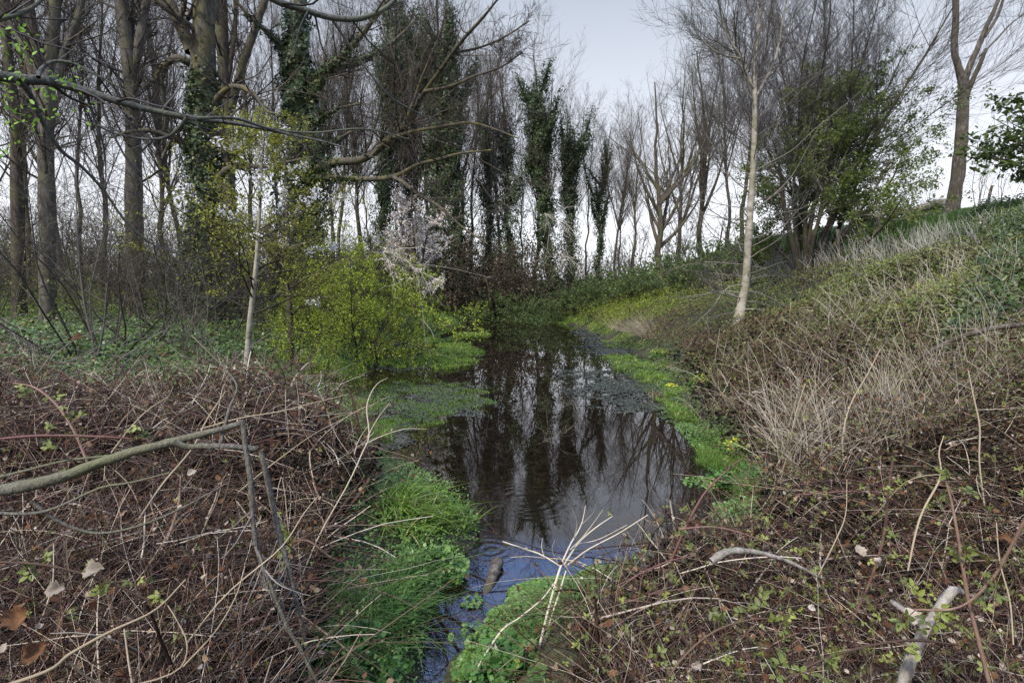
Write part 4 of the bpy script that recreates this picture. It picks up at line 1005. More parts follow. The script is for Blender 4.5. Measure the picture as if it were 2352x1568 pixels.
for i_, px_ in enumerate((790, 860, 930, 985, 1045, 1110, 1205)):
    WOOD.append(('t', (i_ * 3) % 5, px_ + (i_ * 37) % 17 - 8, 39 + (i_ * 7) % 9, i_ * 1.3, S(1.0 + .05 * (i_ % 3), 1.02 + .04 * (i_ % 4)), 'distant bare trunk in the crowded back row of the wood'))
NM = {'t': 'bare_tree', 'i': 'ivy_tree', 'o': 'budding_tree'}
for k_, i_, px_, Y_, rz_, sc_, lb_ in WOOD: stand(k_, i_, px_, Y_, rz_, sc_, NM[k_], lb_)

# ---- shrubs
SH = {
 'hawthorn': bush(301, 2.9, 1.5, 20, .022, 'leaf_yellow', 17, .046, 'twig_brown', -.02, (12, 7), DIAMOND, .06, (15, 80), clump=.28),
 'bare': bush(302, 3.9, 1.2, 7, .019, None, 0, .03, 'twig_dark', .02, (13, 8), tw=(.8, .8), fan=(40, 85), t0=.30, deep=1.5),
 'bare2': bush(303, 3.6, 1.4, 7, .019, None, 0, .03, 'twig_brown', .0, (11, 7), tw=(.8, .8), fan=(35, 80), t0=.30, deep=1.5),
 'green': bush(304, 2.0, 1.2, 16, .02, 'leaf_shrub', 5, .07, 'twig_brown', .02, (9, 5), DIAMOND, 0, (15, 80)),
 'brown': bush(305, 3.0, 1.4, 18, .022, 'dry_leaf_brown', 7, .07, 'twig_brown', -.02, (10, 6), DIAMOND, .05, (10, 75)),
 'lime': bush(306, 1.3, .8, 9, .012, 'leaf_yellow', 4, .045, 'twig_brown', .04, (7, 4), OVAL, 0, (40, 85)),
 'thin': bush(307, 2.6, .6, 5, .014, None, 0, .03, 'twig_grey', .05, (7, 3), fan=(60, 88)),
}
shp = {}
def shrub(kind, px, Y, rz, sc, name, label, group=None, dz=0.0):
    p = ground_pt(px, Y); p[2] += dz
    if kind not in shp: shp[kind] = place(SH[kind], name, label, 'shrub', p, rz, sc, group)
    else: dup(shp[kind], p, rz, sc, label, group)
shrub('hawthorn', 818, 15.0, .3, S(1.0, 1.12), 'hawthorn_bush', 'large rounded yellow-green bush in fresh leaf on the left shore')
shrub('hawthorn', 742, 16.5, 2.0, S(.75, .95), 'hawthorn_bush', 'smaller yellow-green bush behind and left of the large rounded one')
shrub('hawthorn', 885, 22.0, 4.0, S(.75, 1.35), 'hawthorn_bush', 'tall airy yellow-green bush just left of the white blossom tree')
GB = 'bare shrubs on the left bank'
for i_, (k_, px_, Y_, rz_, sc_, lb_) in enumerate([
  ('bare', 190, 9.5, .2, S(1.15, 1.15), 'bare grey shrub with a dark stem under the arching branch'),
  ('bare', 335, 12.5, 2.2, S(1.1, 1.0), 'bare grey shrub in front of the straight grey poplar'),
  ('bare2', 250, 11.5, 3.2, S(1.25, 1.25), 'dark twiggy shrub between the two grey poplars'),
  ('bare2', 405, 14.0, 5.2, S(1.0), 'dark low shrub at the left foot of the stout ivy tree'),
  ('bare', 560, 17.5, 3.3, S(.9), 'bare shrub right of the stout ivy tree'),
  ('bare2', 620, 20, 3.9, S(1.1), 'dark shrub behind the slender cherry stem')]):
    shrub(k_, px_, Y_, rz_, sc_, 'bare_shrub', lb_, GB)
for i_, (px_, Y_, rz_, sc_, lb_) in enumerate([
  (1185, 30, 0, S(1.2, 1.15), 'green bush at the foot of the bulky ivy tree'), (1260, 29, 1, S(1.2, 1.0), 'green bush at the foot of the tallest ivy column'),
  (1330, 31, 2, S(1.2, .9), 'green bush under the left side of the sky gap'), (1395, 30, 3, S(1.3, .9), 'green bush under the slim crooked ivy tree'),
  (1460, 27, 4, S(1.3, .95), 'green bush left of the spreading olive tree trunk'), (1545, 25, 5, S(1.2, .95), 'green bush right of the spreading olive tree trunk'),
  (1625, 23, .5, S(1.2, 1.1), 'green bush behind the pale tree to its left'), (1790, 21, 1.5, S(1.2, 1.3), 'green bush behind the pale tree to its right'),
  (1130, 32, 2.5, S(1.0, 1.2), 'green bush at the far end of the water'), (1690, 22, 4.5, S(1.1, 1.0), 'green bush directly behind the pale tree foot')]):
    shrub('green', px_, Y_, rz_, sc_, 'green_bush', lb_, 'green bushes along the far right bank')
for px_, Y_, rz_, sc_, lb_ in [(1055, 25.5, 0, S(1.0, 1.15), 'brown leaved thicket overhanging the stream below the broad dark ivy tree'), (1120, 26.5, 1.5, S(1.05, 1.2), 'brown leaved thicket overhanging the far end of the water'),
  (990, 27, 3, S(.9, 1.1), 'brown leaved bush behind the white blossom tree'), (1195, 28, 4.4, S(.8, 1.0), 'brown twiggy bush low at the tallest ivy column')]:
    shrub('brown', px_, Y_ * 1.3, rz_, tuple(v * 1.8 for v in sc_), 'brown_bush', lb_, 'brown bushes at the far end of the water')
for px_, Y_, rz_, sc_, lb_ in [(655, 11.5, 0, S(.9), 'small lime green bush in the ivy left of the large yellow-green bush'), (720, 11.2, 1, S(.8, .75), 'small lime green bush against the left side of the large yellow-green bush'), (790, 10.8, 2, S(.7, .55), 'low lime green bush before the large yellow-green bush')]:
    shrub('lime', px_, Y_, rz_, sc_, 'lime_bush', lb_, 'small lime green bushes')
for px_, Y_, rz_, sc_, lb_ in [(2062, 23, 0, S(.95, 1.0), 'bare sapling on the hill crest left of the dead tree'), (2105, 25, 1, S(.8, .7), 'small bare sapling between the dead tree and its left neighbour'), (2035, 26, 2, S(.9, .95), 'bare sapling at the end of the fallen log'),
  (2228, 19.5, 3, S(.9, 1.0), 'bare sapling just right of the dead tree'), (2284, 18.5, 4, S(.8, .9), 'bare sapling under the leafy branches at the right edge'), (2140, 26, 5, S(.7, .6), 'smallest bare sapling on the hill crest')]:
    shrub('thin', px_, Y_, rz_, sc_, 'sapling', lb_, 'bare saplings along the hill crest')
# thin understorey stems far left
for px_, Y_, rz_, sc_, lb_ in [(465, 10.8, .5, S(.75, .95), 'thin bare sapling before the stout ivy tree'), (410, 11.2, 1.5, S(.7, .75), 'small forked sapling left of the stout ivy tree foot')]:
    shrub('thin', px_, Y_, rz_, sc_, 'sapling', lb_, 'bare saplings in the ivy')

def far_wood():
    g = rng(401)
    n = 1700
    y = g.uniform(30, 62, n); x = g.uniform(-1.3, .75, n) * y
    xl, xr = edges(y); k = ((x < xl - 1) | (x > xr + 1) | (y > 40)) & (hill_s(x, y) < 9); x, y = x[k], y[k]; n = len(x)
    D = np.stack([g.normal(0, .25, n), g.normal(0, .2, n), np.ones(n)], -1)
    P, Rd = grow(on(x, y, -.1), D, g.uniform(1.2, 4.2, n) * np.where(x < -2, 1.35, .9), g.uniform(.015, .04, n), 7, .07, .04, .3, g)
    l1 = spawn(P, Rd, 8, g, .1, 1, (42, 12), (.42, .12), .4, .5, 5, .1, .04, .4, .011)
    l2 = spawn(*l1, 3, g, .1, 1, (42, 12), (.5, .12), .4, .6, 4, .1, .04, .5, .009)
    geo = Geo(); add_levels(geo, [(P, Rd), l1, l2], g)
    stuff(geo, 'far_undergrowth', 'twig_brown', 'tangled brown understorey of the wood far behind the pond', 'undergrowth')
    n = 60000
    y = g.uniform(26, 60, n); x = g.uniform(-1.3, .8, n) * y; xl, xr = edges(y)
    k = ((x < xl - .5) | (x > xr + .3) | (y > 40)) & (hill_s(x, y) < 7); x, y = x[k], y[k]; n = len(x)
    hh = np.abs(g.normal(0, .8, n)) * (1.0 + .8 * vnoise(x, y, .5, 2))
    geo = Geo(); geo.leaves(on(x, y, np.clip(hh, .02, 3.0) * np.where(x < -3, 1.5, 1)), g.normal(size=(n, 3)) + [0, 0, .5], g.uniform(.10, .20, n), DIAMOND, g, A=np.clip(g.normal(.4, .22, n), 0, 1))
    stuff(geo, 'far_foliage', 'leaf_shrub', 'dull green brambles and low leaves under the far wood', 'undergrowth')
    # floor of the wood on the left: thin bare stems with first leaves
    n = 330
    y = g.uniform(15, 30, n); x = g.uniform(-1.25, -.22, n) * y; D = np.stack([g.normal(0, .3, n), g.normal(0, .2, n), np.ones(n)], -1)
    P, Rd = grow(on(x, y, -.1), D, g.uniform(1.2, 4.2, n), g.uniform(.010, .022, n), 8, .09, .03, .3, g)
    l1 = spawn(P, Rd, 11, g, .1, 1, (50, 14), (.45, .14), .4, .5, 6, .12, .03, .4, .006)
    l2 = spawn(*l1, 4, g, .1, 1, (48, 14), (.5, .14), .4, .6, 4, .12, .03, .5, .0045)
    geo = Geo(); add_levels(geo, [(P, Rd), l1, l2], g)
    stuff(geo, 'understorey', 'twig_brown', 'thin brown understorey stems among the left trees', 'undergrowth')
    q = np.concatenate([tips(l2[0], 2.2, g)]); geo = Geo(); geo.leaves(q, g.normal(size=q.shape), g.uniform(.03, .06, len(q)), DIAMOND, g)
    stuff(geo, 'understorey_leaves', 'leaf_olive', 'sparse olive first leaves among the left trees', 'undergrowth')
    n = 3500
    y = 6.5 * (26 / 6.5) ** g.random(n); x = g.uniform(-1.25, -.2, n) * y; xl, xr = edges(y); k = (x < xl - 1) & (vnoise(x, y, 1.4, 14) > -.1); x, y = x[k], y[k]; n = len(x)
    geo = Geo(); geo.leaves(on(x, y, .10 + .12 * g.random(n)), g.normal(0, .4, (n, 3)) + [0, 0, .9], g.uniform(.05, .11, n), CURL, g, A=g.beta(1, 1.4, n))
    stuff(geo, 'wood_litter', 'leaf_dead', 'brown dead leaves lying on the ivy of the left bank', 'dead leaves')
    n = 700
    y = 6.5 * (20 / 6.5) ** g.random(n); x = g.uniform(-1.2, -.2, n) * y; xl, xr = edges(y); k = x < xl - .8; x, y = x[k], y[k]; n = len(x); az = g.random(n) * 6.28
    P, Rd = grow(on(x, y, .12), np.stack([np.cos(az), np.sin(az), g.uniform(0, .7, n)], -1), g.uniform(.4, 1.4, n), g.uniform(.004, .011, n), 6, .1, -.04, .4, g)
    geo = Geo(); geo.tubes(P, Rd, 4, A=g.random(n)); stuff(geo, 'fallen_twigs', 'twig_grey', 'grey fallen twigs strewn over the ivy of the left bank', 'twigs')
    n = 42000
    y = g.uniform(14, 30, n); x = g.uniform(-1.25, -.25, n) * y; k = vnoise(x, y, .8, 9) > .0; x, y = x[k], y[k]; n = len(x)
    geo = Geo(); geo.leaves(on(x, y, np.abs(g.normal(0, .55, n)) * (1 + .6 * vnoise(x, y, 1.2, 3)) + .05), g.normal(size=(n, 3)) + [0, -.2, .6], g.uniform(.04, .09, n), DIAMOND, g, A=np.clip(g.normal(.5, .25, n), 0, 1))
    stuff(geo, 'wood_undergrowth', 'leaf_spring', 'fresh green low growth under the left wood', 'undergrowth')
far_wood()

def cherry(name, label, rows, Y, seed, nbr, blen, blossoms, group=None, bark='bark_brown'):
    g = rng(seed); b = ground_pt(rows[0][0], Y)
    t = thing(name, label, 'tree', b, group)
    l = line_px(rows, 26, Y); q = Geo(); q.tubes(l[None, :, :3], l[None, :, 3], 8, g=g, rough=.04); q.obj('trunk', M[bark], t, origin=b)
    l1 = spawn(l[None, :, :3], l[None, :, 3], nbr, g, .28, 1, (66, 12), (blen, blen * .3), .62, .4, 10, .08, .02, .25, .005, .02)
    l2 = spawn(*l1, 6, g, .2, 1, (48, 12), (.42, .12), .4, .6, 6, .1, .03, .35, .003)
    c = Geo(); add_levels(c, [l1, l2], g); c.obj('crown', M['twig_brown'], t, origin=b)
    p = np.concatenate([tips(l2[0], 22, g, .1), tips(l1[0], 60, g, .25)]); p = p + g.normal(0, .035, p.shape)
    lf = Geo(); lf.leaves(p, g.normal(size=p.shape) + [0, 0, .4], g.uniform(.03, .06, len(p)), OVAL, g, A=np.clip(g.normal(.6, .25, len(p)), 0, 1)); lf.obj('leaves', M['leaf_olive'], t, origin=b)
    # blossom gathers in clusters along chosen branches
    ci = np.concatenate([tips(l1[0][::3], 5, g, .55), l[15:, :3][g.integers(0, 11, 9)]])
    r = np.repeat(ci, blossoms * 3, 0); r = r + g.normal(0, .045, r.shape)
    bl = Geo(); bl.leaves(r, g.normal(size=r.shape) + [0, -.5, .3], g.uniform(.022, .04, len(r)), ROUND, g); bl.obj('blossom', M['petal_white'], t, origin=b)
cherry('cherry_tree', 'slender cherry with a pale leaning stem, olive leaves and white blossom', [(562, 880, 16), (567, 835, 15), (574, 740, 13), (584, 650, 11), (592, 560, 9), (598, 450, 7), (602, 370, 4), (606, 310, 2)], 9.6, 501, 32, .52, 6, bark='bark_pale')
cherry('cherry_tree', 'second cherry with a darker straight stem just right of the pale leaning one', [(669, 830, 14), (668, 790, 14), (665, 700, 13), (662, 600, 12), (660, 500, 9), (656, 400, 6), (650, 320, 3)], 12.0, 502, 30, .50, 5)

def blossom_tree():
    Y = 19.0; b = ground_pt(950, Y); g = rng(503)
    t = thing('blossom_tree', 'small pinkish white blossom tree behind the yellow-green bush', 'tree', b)
    rows = [[(950, 720, 10), (945, 640, 8), (930, 560, 6), (915, 500, 3)], [(952, 720, 9), (955, 620, 7), (950, 540, 5), (945, 470, 3)], [(955, 720, 9), (965, 640, 7), (975, 570, 4), (985, 520, 2)], [(950, 720, 7), (930, 660, 5), (905, 610, 3), (890, 560, 2)], [(955, 720, 7), (975, 690, 5), (990, 660, 3), (1005, 640, 2)]]
    ls = [line_px(r, 12, Y, g.normal(0, .6)) for r in rows]; P = np.stack([l[:, :3] for l in ls]); Rd = np.stack([l[:, 3] for l in ls])
    for l in ls:
        q = Geo(); q.tubes(l[None, :, :3], l[None, :, 3], 6, g=g); q.obj('trunk', M['bark_brown'], t, origin=b)
    l1 = spawn(P, Rd, 16, g, .2, 1, (55, 14), (.32, .1), .4, .5, 8, .08, .02, .3, .005)
    l2 = spawn(*l1, 6, g, .2, 1, (45, 14), (.45, .1), .4, .6, 6, .1, .02, .4, .004)
    c = Geo(); add_levels(c, [l1, l2], g); c.obj('crown', M['twig_brown'], t, origin=b)
    p = np.concatenate([tips(l2[0], 16, g, .1), tips(l1[0], 22, g, .2)]); p = p + g.normal(0, .03, p.shape)
    bl = Geo(); bl.leaves(p, g.normal(size=p.shape) + [0, -.5, .4], g.uniform(.03, .055, len(p)), ROUND, g); bl.obj('blossom', M['petal_pink'], t, origin=b)
blossom_tree()

# ------------------------------------------------------------------ single things near the camera
def stick(t, rows, Y, mat, nm='stem', n=18, dY=0.0, k=7, g=None, blunt=False, b=None, rough=.05, tint=.6):
    l = line_px(rows, n, Y, dY); P, r = l[:, :3], l[:, 3]
    if blunt: P = np.vstack([P, P[-1:] + (P[-1:] - P[-2:-1]) * .05]); r = np.append(r, .0006)
    rough = .11 if k > 8 else rough
    q = Geo(); q.tubes(P[None], r[None], k, g=g or rng(1), A=[tint], rough=rough)
    q.obj(nm, mat, t, origin=b); return l

def overhanging_tree():
    g = rng(601); b = np.array([-5.3, 3.4, G(-5.3, 3.4)])
    t = thing('overhanging_tree', 'tree at the left edge with long smooth grey branches arching overhead', 'tree', b)
    bk = M['bark_smooth']
    tr = smooth_line([(b[0], b[1], b[2] - .2, .20), (b[0] + .05, b[1], b[2] + 2, .16), (b[0], b[1] + .1, b[2] + 4.5, .13), (b[0] - .2, b[1] + .2, b[2] + 8, .07)], 20)
    q = Geo(); q.tubes(tr[None, :, :3], tr[None, :, 3], 14, g=g, rough=.05); q.obj('trunk', bk, t, origin=b)
    def limb(start, rows, n, Y, dY):
        l = line_px(rows, n, Y, dY)
        if start is not None:
            s = smooth_line([start, tuple((np.array(start) * .4 + l[0] * .6) + np.array([0, 0, .06, 0])), tuple(l[0])], 8)
            l = np.vstack([s[:-1], l])
        q = Geo(); q.tubes(l[None, :, :3], l[None, :, 3], 9, g=g, rough=.04); q.obj('limb', bk, t, origin=b); return l
    m = limb((b[0], b[1], 3.1, .05), [(-60, 170, 25), (0, 175, 23), (60, 184, 21), (110, 186, 20), (180, 205, 18), (260, 230, 16), (340, 252, 14), (420, 268, 12), (480, 276, 10), (560, 287, 8), (660, 308, 6), (760, 330, 4), (860, 362, 2.5)], 40, 3.6, .9)
    a = limb(None, [(45, 185, 12), (72, 222, 11), (100, 285, 10), (140, 345, 8), (190, 385, 7), (240, 440, 6), (290, 510, 5), (350, 560, 4), (420, 588, 2.5)], 28, 3.65, .9)
    c = limb(None, [(88, 178, 9), (95, 160, 9), (120, 142, 7), (165, 145, 6), (215, 170, 4.5), (280, 205, 3.5), (350, 250, 2)], 20, 3.7, .4)
    d = limb(None, [(430, 270, 8), (400, 305, 7), (370, 318, 6), (320, 318, 5), (260, 305, 4), (190, 275, 3), (130, 262, 2)], 20, 3.9, .2)
    e = limb(None, [(450, 272, 8), (540, 272, 6.5), (620, 296, 5.5), (720, 305, 4.5), (840, 296, 3.5), (940, 320, 2.5)], 24, 3.95, .9)
    f = limb((b[0] + .02, b[1] + .1, 4.6, .05), [(480, -160, 20), (560, -55, 17), (630, 0, 15), (690, 20, 14), (756, 40, 13), (820, 44, 12), (870, 28, 10), (905, 2, 8), (930, -30, 6)], 30, 4.2, .6)
    h = limb(None, [(760, 42, 6), (800, 100, 5), (850, 170, 4.5), (900, 225, 4), (960, 260, 3), (1010, 285, 2)], 22, 4.5, .5)
    i = limb((b[0], b[1], 4.0, .04), [(-60, 60, 13), (0, 45, 11), (50, 30, 9), (90, 5, 7), (130, -40, 5)], 14, 3.4, .3)
    cg = Geo()
    for l, cnt, ln in ((m, 12, .16), (a, 12, .22), (c, 9, .35), (d, 10, .3), (e, 10, .25), (f, 7, .15), (h, 8, .25), (i, 8, .25)):
        l1 = spawn(l[None, :, :3], l[None, :, 3], cnt, g, .35, 1, (50, 14), (ln, ln * .3), .3, .45, 9, .12, .02, .3, .0022, .03)
        l2 = spawn(*l1, 3, g, .2, 1, (48, 14), (.45, .15), .4, .55, 6, .12, .02, .4, .0016)
        add_levels(cg, [l1, l2], g, .2, .7)
    cg.obj('crown', M['twig_dark'], t, origin=b)
    lf = Geo()
    for px, py, n in ((25, 85, 14), (52, 120, 18), (45, 170, 10), (15, 250, 20), (55, 285, 16), (115, 235, 16), (140, 185, 12), (20, 205, 12), (180, 178, 8), (100, 262, 8), (60, 60, 8), (200, 242, 6), (10, 330, 10)):
        p = at(px, py, 3.3) + g.normal(0, .035, (n, 3)); lf.leaves(p, g.normal(size=p.shape) + [0, -.5, .5], g.uniform(.02, .042, n), OVAL, g)
    lf.obj('leaves', M['leaf_lime'], t, origin=b)
overhanging_tree()

def broken_branch():
    g = rng(602); b = hit(60, 1300)
    t = thing('broken_branch', 'snapped grey branch lying over the left brambles with two ends hanging down', 'branch', b)
    bk = M['bark_lichen']; Y = 2.15
    stick(t, [(-160, 1160, 32), (-40, 1134, 30), (60, 1115, 28), (150, 1092, 26), (230, 1062, 24), (310, 1036, 22), (390, 1016, 19), (450, 1000, 16), (520, 982, 14), (560, 970, 13)], Y, bk, 'main_limb', 30, .25, 10, g, True, b)
    stick(t, [(400, 1016, 15), (435, 1026, 14), (490, 1024, 13), (550, 1027, 13), (593, 1031, 14)], Y + .13, bk, 'side_limb', 16, .1, 9, g, True, b)
    a = stick(t, [(558, 972, 10), (566, 1040, 12), (576, 1110, 12), (580, 1180, 11), (590, 1260, 11), (620, 1340, 10), (655, 1430, 9), (690, 1490, 9), (720, 1550, 7), (745, 1590, 6)], Y + .12, bk, 'hanging_limb', 26, -.15, 9, g, True, b)
    c = stick(t, [(598, 1036, 11), (612, 1090, 13), (630, 1180, 12), (650, 1260, 12), (672, 1340, 11), (690, 1420, 10), (706, 1500, 9), (716, 1580, 8)], Y + .2, bk, 'hanging_limb', 24, -.1, 9, g, True, b)
    stick(t, [(-40, 1175, 9), (60, 1180, 8), (130, 1165, 7), (230, 1120, 6), (300, 1108, 5), (390, 1085, 4)], Y, bk, 'twig', 16, .1, 6, g, False, b)
    stick(t, [(70, 1150, 9), (140, 1200, 8), (220, 1224, 7), (310, 1210, 6), (410, 1170, 5), (520, 1110, 3)], Y + .02, bk, 'twig', 20, .2, 6, g, False, b)
    stick(t, [(505, 1022, 9), (515, 985, 8), (528, 935, 7), (545, 890, 5), (520, 850, 4), (470, 800, 3), (440, 770, 4)], Y + .2, bk, 'twig', 18, .2, 6, g, False, b)
    stick(t, [(-40, 1105, 8), (60, 1080, 7), (150, 1058, 6), (260, 1045, 5)], Y + .05, bk, 'twig', 14, .1, 6, g, False, b)
    cg = Geo()
    for l, cnt in ((a, 13), (c, 12)):
        l1 = spawn(l[None, 6:, :3], l[None, 6:, 3], cnt, g, .1, .95, (50, 14), (.30, .09), .2, .5, 9, .10, -.03, .35, .0022, .03)
        l2 = spawn(*l1, 1.8, g, .25, .9, (40, 12), (.4, .12), .3, .65, 6, .1, 0, .5, .0015)
        add_levels(cg, [l1, l2], g, .35, .8)
    cg.obj('sprays', M['twig_grey'], t, origin=b)
broken_branch()

def hogweed():
    g = rng(603); b = hit(1220, 1560)
    t = thing('dead_hogweed', 'tall pale branching dead stem standing in front of the near water', 'dead stem', b)
    m = M['straw']; Y = 2.75
    stick(t, [(1205, 1640, 8.1), (1222, 1560, 7.4), (1240, 1480, 6.8), (1262, 1390, 6.2), (1280, 1325, 5.6), (1290, 1295, 5.6)], Y, m, 'stem', 20, .3, 8, g, b=b, tint=.85)
    stick(t, [(1195, 1660, 5.6), (1230, 1540, 5.0), (1262, 1430, 5.0), (1285, 1360, 4.3), (1300, 1310, 3.7)], Y + .05, m, 'stem', 16, .25, 7, g, b=b, tint=.85)
    stick(t, [(1060, 1620, 5.0), (1090, 1545, 5.0), (1150, 1450, 5.0), (1190, 1420, 3.7), (1245, 1375, 3.1), (1275, 1335, 3.1)], Y - .05, m, 'stem', 18, .3, 7, g, b=b, tint=.85)
    for rows in ([(1288, 1300, 4.3), (1240, 1272, 3.7), (1190, 1255, 3.1), (1155, 1243, 2.5)], [(1288, 1298, 5.0), (1310, 1250, 3.7), (1335, 1205, 2.5), (1345, 1160, 1.2)], [(1296, 1296, 5.0), (1330, 1245, 3.7), (1370, 1210, 3.1), (1407, 1185, 1.9)],
                 [(1300, 1300, 5.0), (1350, 1262, 3.7), (1420, 1225, 3.1), (1488, 1182, 2.5)], [(1310, 1262, 3.1), (1345, 1225, 2.5), (1385, 1170, 1.2)], [(1330, 1248, 2.5), (1375, 1238, 1.9), (1440, 1205, 1.2)], [(1318, 1240, 2.5), (1325, 1200, 1.9), (1312, 1165, 1.2)], [(1250, 1278, 1.9), (1244, 1255, 1.2), (1246, 1235, 0.9)],
                 [(1335, 1205, 1.9), (1362, 1178, 1.2), (1372, 1150, 0.9)], [(1280, 1290, 1.9), (1268, 1262, 1.2), (1275, 1240, 0.9)]):
        stick(t, rows, Y + .34, m, 'branch', 12, g.normal(0, .12), 6, g, b=b, tint=g.uniform(.7, 1))
hogweed()

def one(name, label, cat, rows, Y, mat, seed, dY=0.0, n=16, k=6, extra=(), group=None, tint=.7, blunt=False, part='stem'):
    g = rng(seed); p = at(rows[0][0], rows[0][1], Y); b = np.array([p[0], p[1], min(p[2], G(p[0], p[1]) + .3)])
    t = thing(name, label, cat, b, group)
    stick(t, rows, Y, mat, part, n, dY, k, g, blunt, b, tint=tint)
    for r, d1, d2 in extra: stick(t, r, Y + d1, mat, 'side_branch', 12, d2, k, g, blunt, b, tint=tint)
one('dried_grass', 'thin pale stem arching over the left edge of the weed bed', 'dead stem', [(640, 1440, 4), (690, 1330, 4), (738, 1220, 3.5), (800, 1110, 3.5), (832, 1040, 3.2), (848, 1000, 3), (842, 940, 2.6), (851, 905, 2.2), (868, 880, 1.8), (890, 868, 1.4)], 2.9, M['straw'], 611, .9, 26,
    extra=([[(843, 1005, 2.5), (868, 960, 2), (895, 925, 1.2)], .7, .1], [[(838, 1020, 3), (880, 1000, 2.4), (930, 985, 2), (980, 985, 1.2)], .68, .2]), tint=.62)
one('fallen_branch', 'crooked bark-less pale branch on the brambles right of the near water', 'branch', [(1632, 1290, 16), (1650, 1278, 20), (1668, 1268, 17), (1700, 1264, 15), (1735, 1268, 13), (1780, 1278, 10), (1830, 1298, 8), (1890, 1330, 6)], 2.6, M['bark_bleached'], 612, .2, 22, 9, blunt=True, part='limb')
one('fallen_branch', 'thick pale branch with an elbow in the lower right brambles', 'branch', [(2060, 1610, 30), (2090, 1520, 28), (2110, 1475, 27), (2140, 1425, 26), (2165, 1385, 25), (2190, 1355, 20), (2215, 1362, 14), (2245, 1372, 9), (2275, 1372, 6)], 1.75, M['bark_bleached'], 613, .15, 22, 9,
    extra=([[(2105, 1490, 14), (2085, 1478, 11), (2075, 1462, 8)], .05, 0], [[(2120, 1440, 12), (2075, 1400, 14), (2048, 1382, 12)], .06, .1]), blunt=True, part='limb')
one('fallen_branch', 'long grey bare branch lying across the brambles at the right edge', 'branch', [(2440, 735, 12), (2352, 745, 12), (2290, 752, 12), (2235, 765, 12), (2190, 780, 11), (2150, 800, 9), (2115, 822, 7), (2100, 838, 5)], 5.6, M['bark_dead'], 614, .5, 22, 7,
    extra=([[(2150, 802, 6), (2180, 790, 5), (2240, 792, 4), (2290, 806, 3)], .35, -.2],), part='limb')
PL = 'tall pale single stems in the brambles'
for i, (rows, Y, lb) in enumerate([
    ([(2085, 1310, 7), (2100, 1230, 7), (2120, 1170, 8), (2150, 1095, 7), (2160, 1040, 5), (2172, 1000, 3)], 2.8, 'pale kinked stem left of the thick elbow branch, standing tall'),
    ([(2265, 1160, 6), (2255, 1060, 6), (2250, 980, 6), (2235, 905, 5), (2215, 850, 3)], 3.6, 'pale straight stem standing near the right edge below the long grey branch'),
    ([(1940, 1060, 6), (1938, 1000, 6), (1955, 930, 5), (1990, 860, 4), (2030, 800, 3)], 5.0, 'pale arching stem in the middle of the right bank'),
    ([(1815, 1090, 5), (1822, 1020, 5), (1830, 950, 4), (1842, 880, 3)], 5.2, 'pale upright stem at the left of the straw stems'),
    ([(1880, 1330, 5), (1915, 1240, 5), (1935, 1180, 4), (1945, 1100, 3)], 2.9, 'brownish upright stem right of the crooked pale branch'),
    ([(2330, 1480, 6), (2322, 1380, 6), (2300, 1290, 5), (2290, 1200, 4)], 2.2, 'thin stem at the right edge above the thick elbow branch'),
    ([(2200, 1100, 4), (2140, 1090, 4), (2080, 1110, 4), (2010, 1180, 3)], 2.6, 'pale stem leaning low over the right brambles'),
    ([(320, 1620, 8), (400, 1520, 8), (520, 1370, 7), (640, 1260, 6), (700, 1180, 4), (720, 1140, 3)], 1.9, 'long straight pale stem rising through the lower left brambles'),
    ([(325, 1190, 7), (380, 1110, 7), (440, 1030, 6), (480, 965, 5), (520, 900, 3)], 2.5, 'straight cream stem slanting behind the snapped branch'),
    ([(-40, 1590, 13), (100, 1540, 12), (170, 1500, 11), (260, 1450, 9), (350, 1400, 7), (435, 1330, 5)], 1.45, 'thick olive stem sweeping up from the lower left corner'),
    ([(150, 1520, 9), (210, 1560, 9), (300, 1575, 8), (400, 1540, 7), (425, 1480, 6), (405, 1420, 5), (390, 1390, 4)], 1.5, 'grey looped stem at the bottom left'),
    ([(420, 1530, 7), (500, 1450, 6), (545, 1370, 5), (560, 1300, 3)], 1.7, 'thin curved grey twig beside the hanging limbs'),
    ([(700, 1100, 5), (740, 1060, 4), (760, 1000, 4), (752, 940, 3), (735, 890, 2)], 4.6, 'thin white stem at the shore end of the left brambles'),
    ([(255, 1040, 6), (300, 985, 5), (340, 945, 5), (390, 910, 3)], 3.2, 'short grey stem rising above the snapped branch'),
    ([(460, 985, 6), (560, 960, 6), (640, 945, 5), (720, 925, 4), (800, 905, 2)], 2.9, 'grey twig pointing right from the snapped branch tip'),
    ([(545, 1130, 4), (620, 1070, 4), (720, 1000, 3), (800, 960, 2)], 3.0, 'fine pale stem reaching from the brambles towards the weed bed')]):
    rows = [(r[0] + rng(i * 9 + q_).normal(0, 5), r[1], r[2] * (.62 if i != 9 else .75)) for q_, r in enumerate(rows)]
    one('dry_stem', lb, 'dead stem', rows, Y, M['straw'], 620 + i, .25, 22, 6, group=PL, tint=[.4, .38, .42, .4, .3, .3, .35, .45, .5, .2, .2, .25, .5, .3, .3, .4][i])

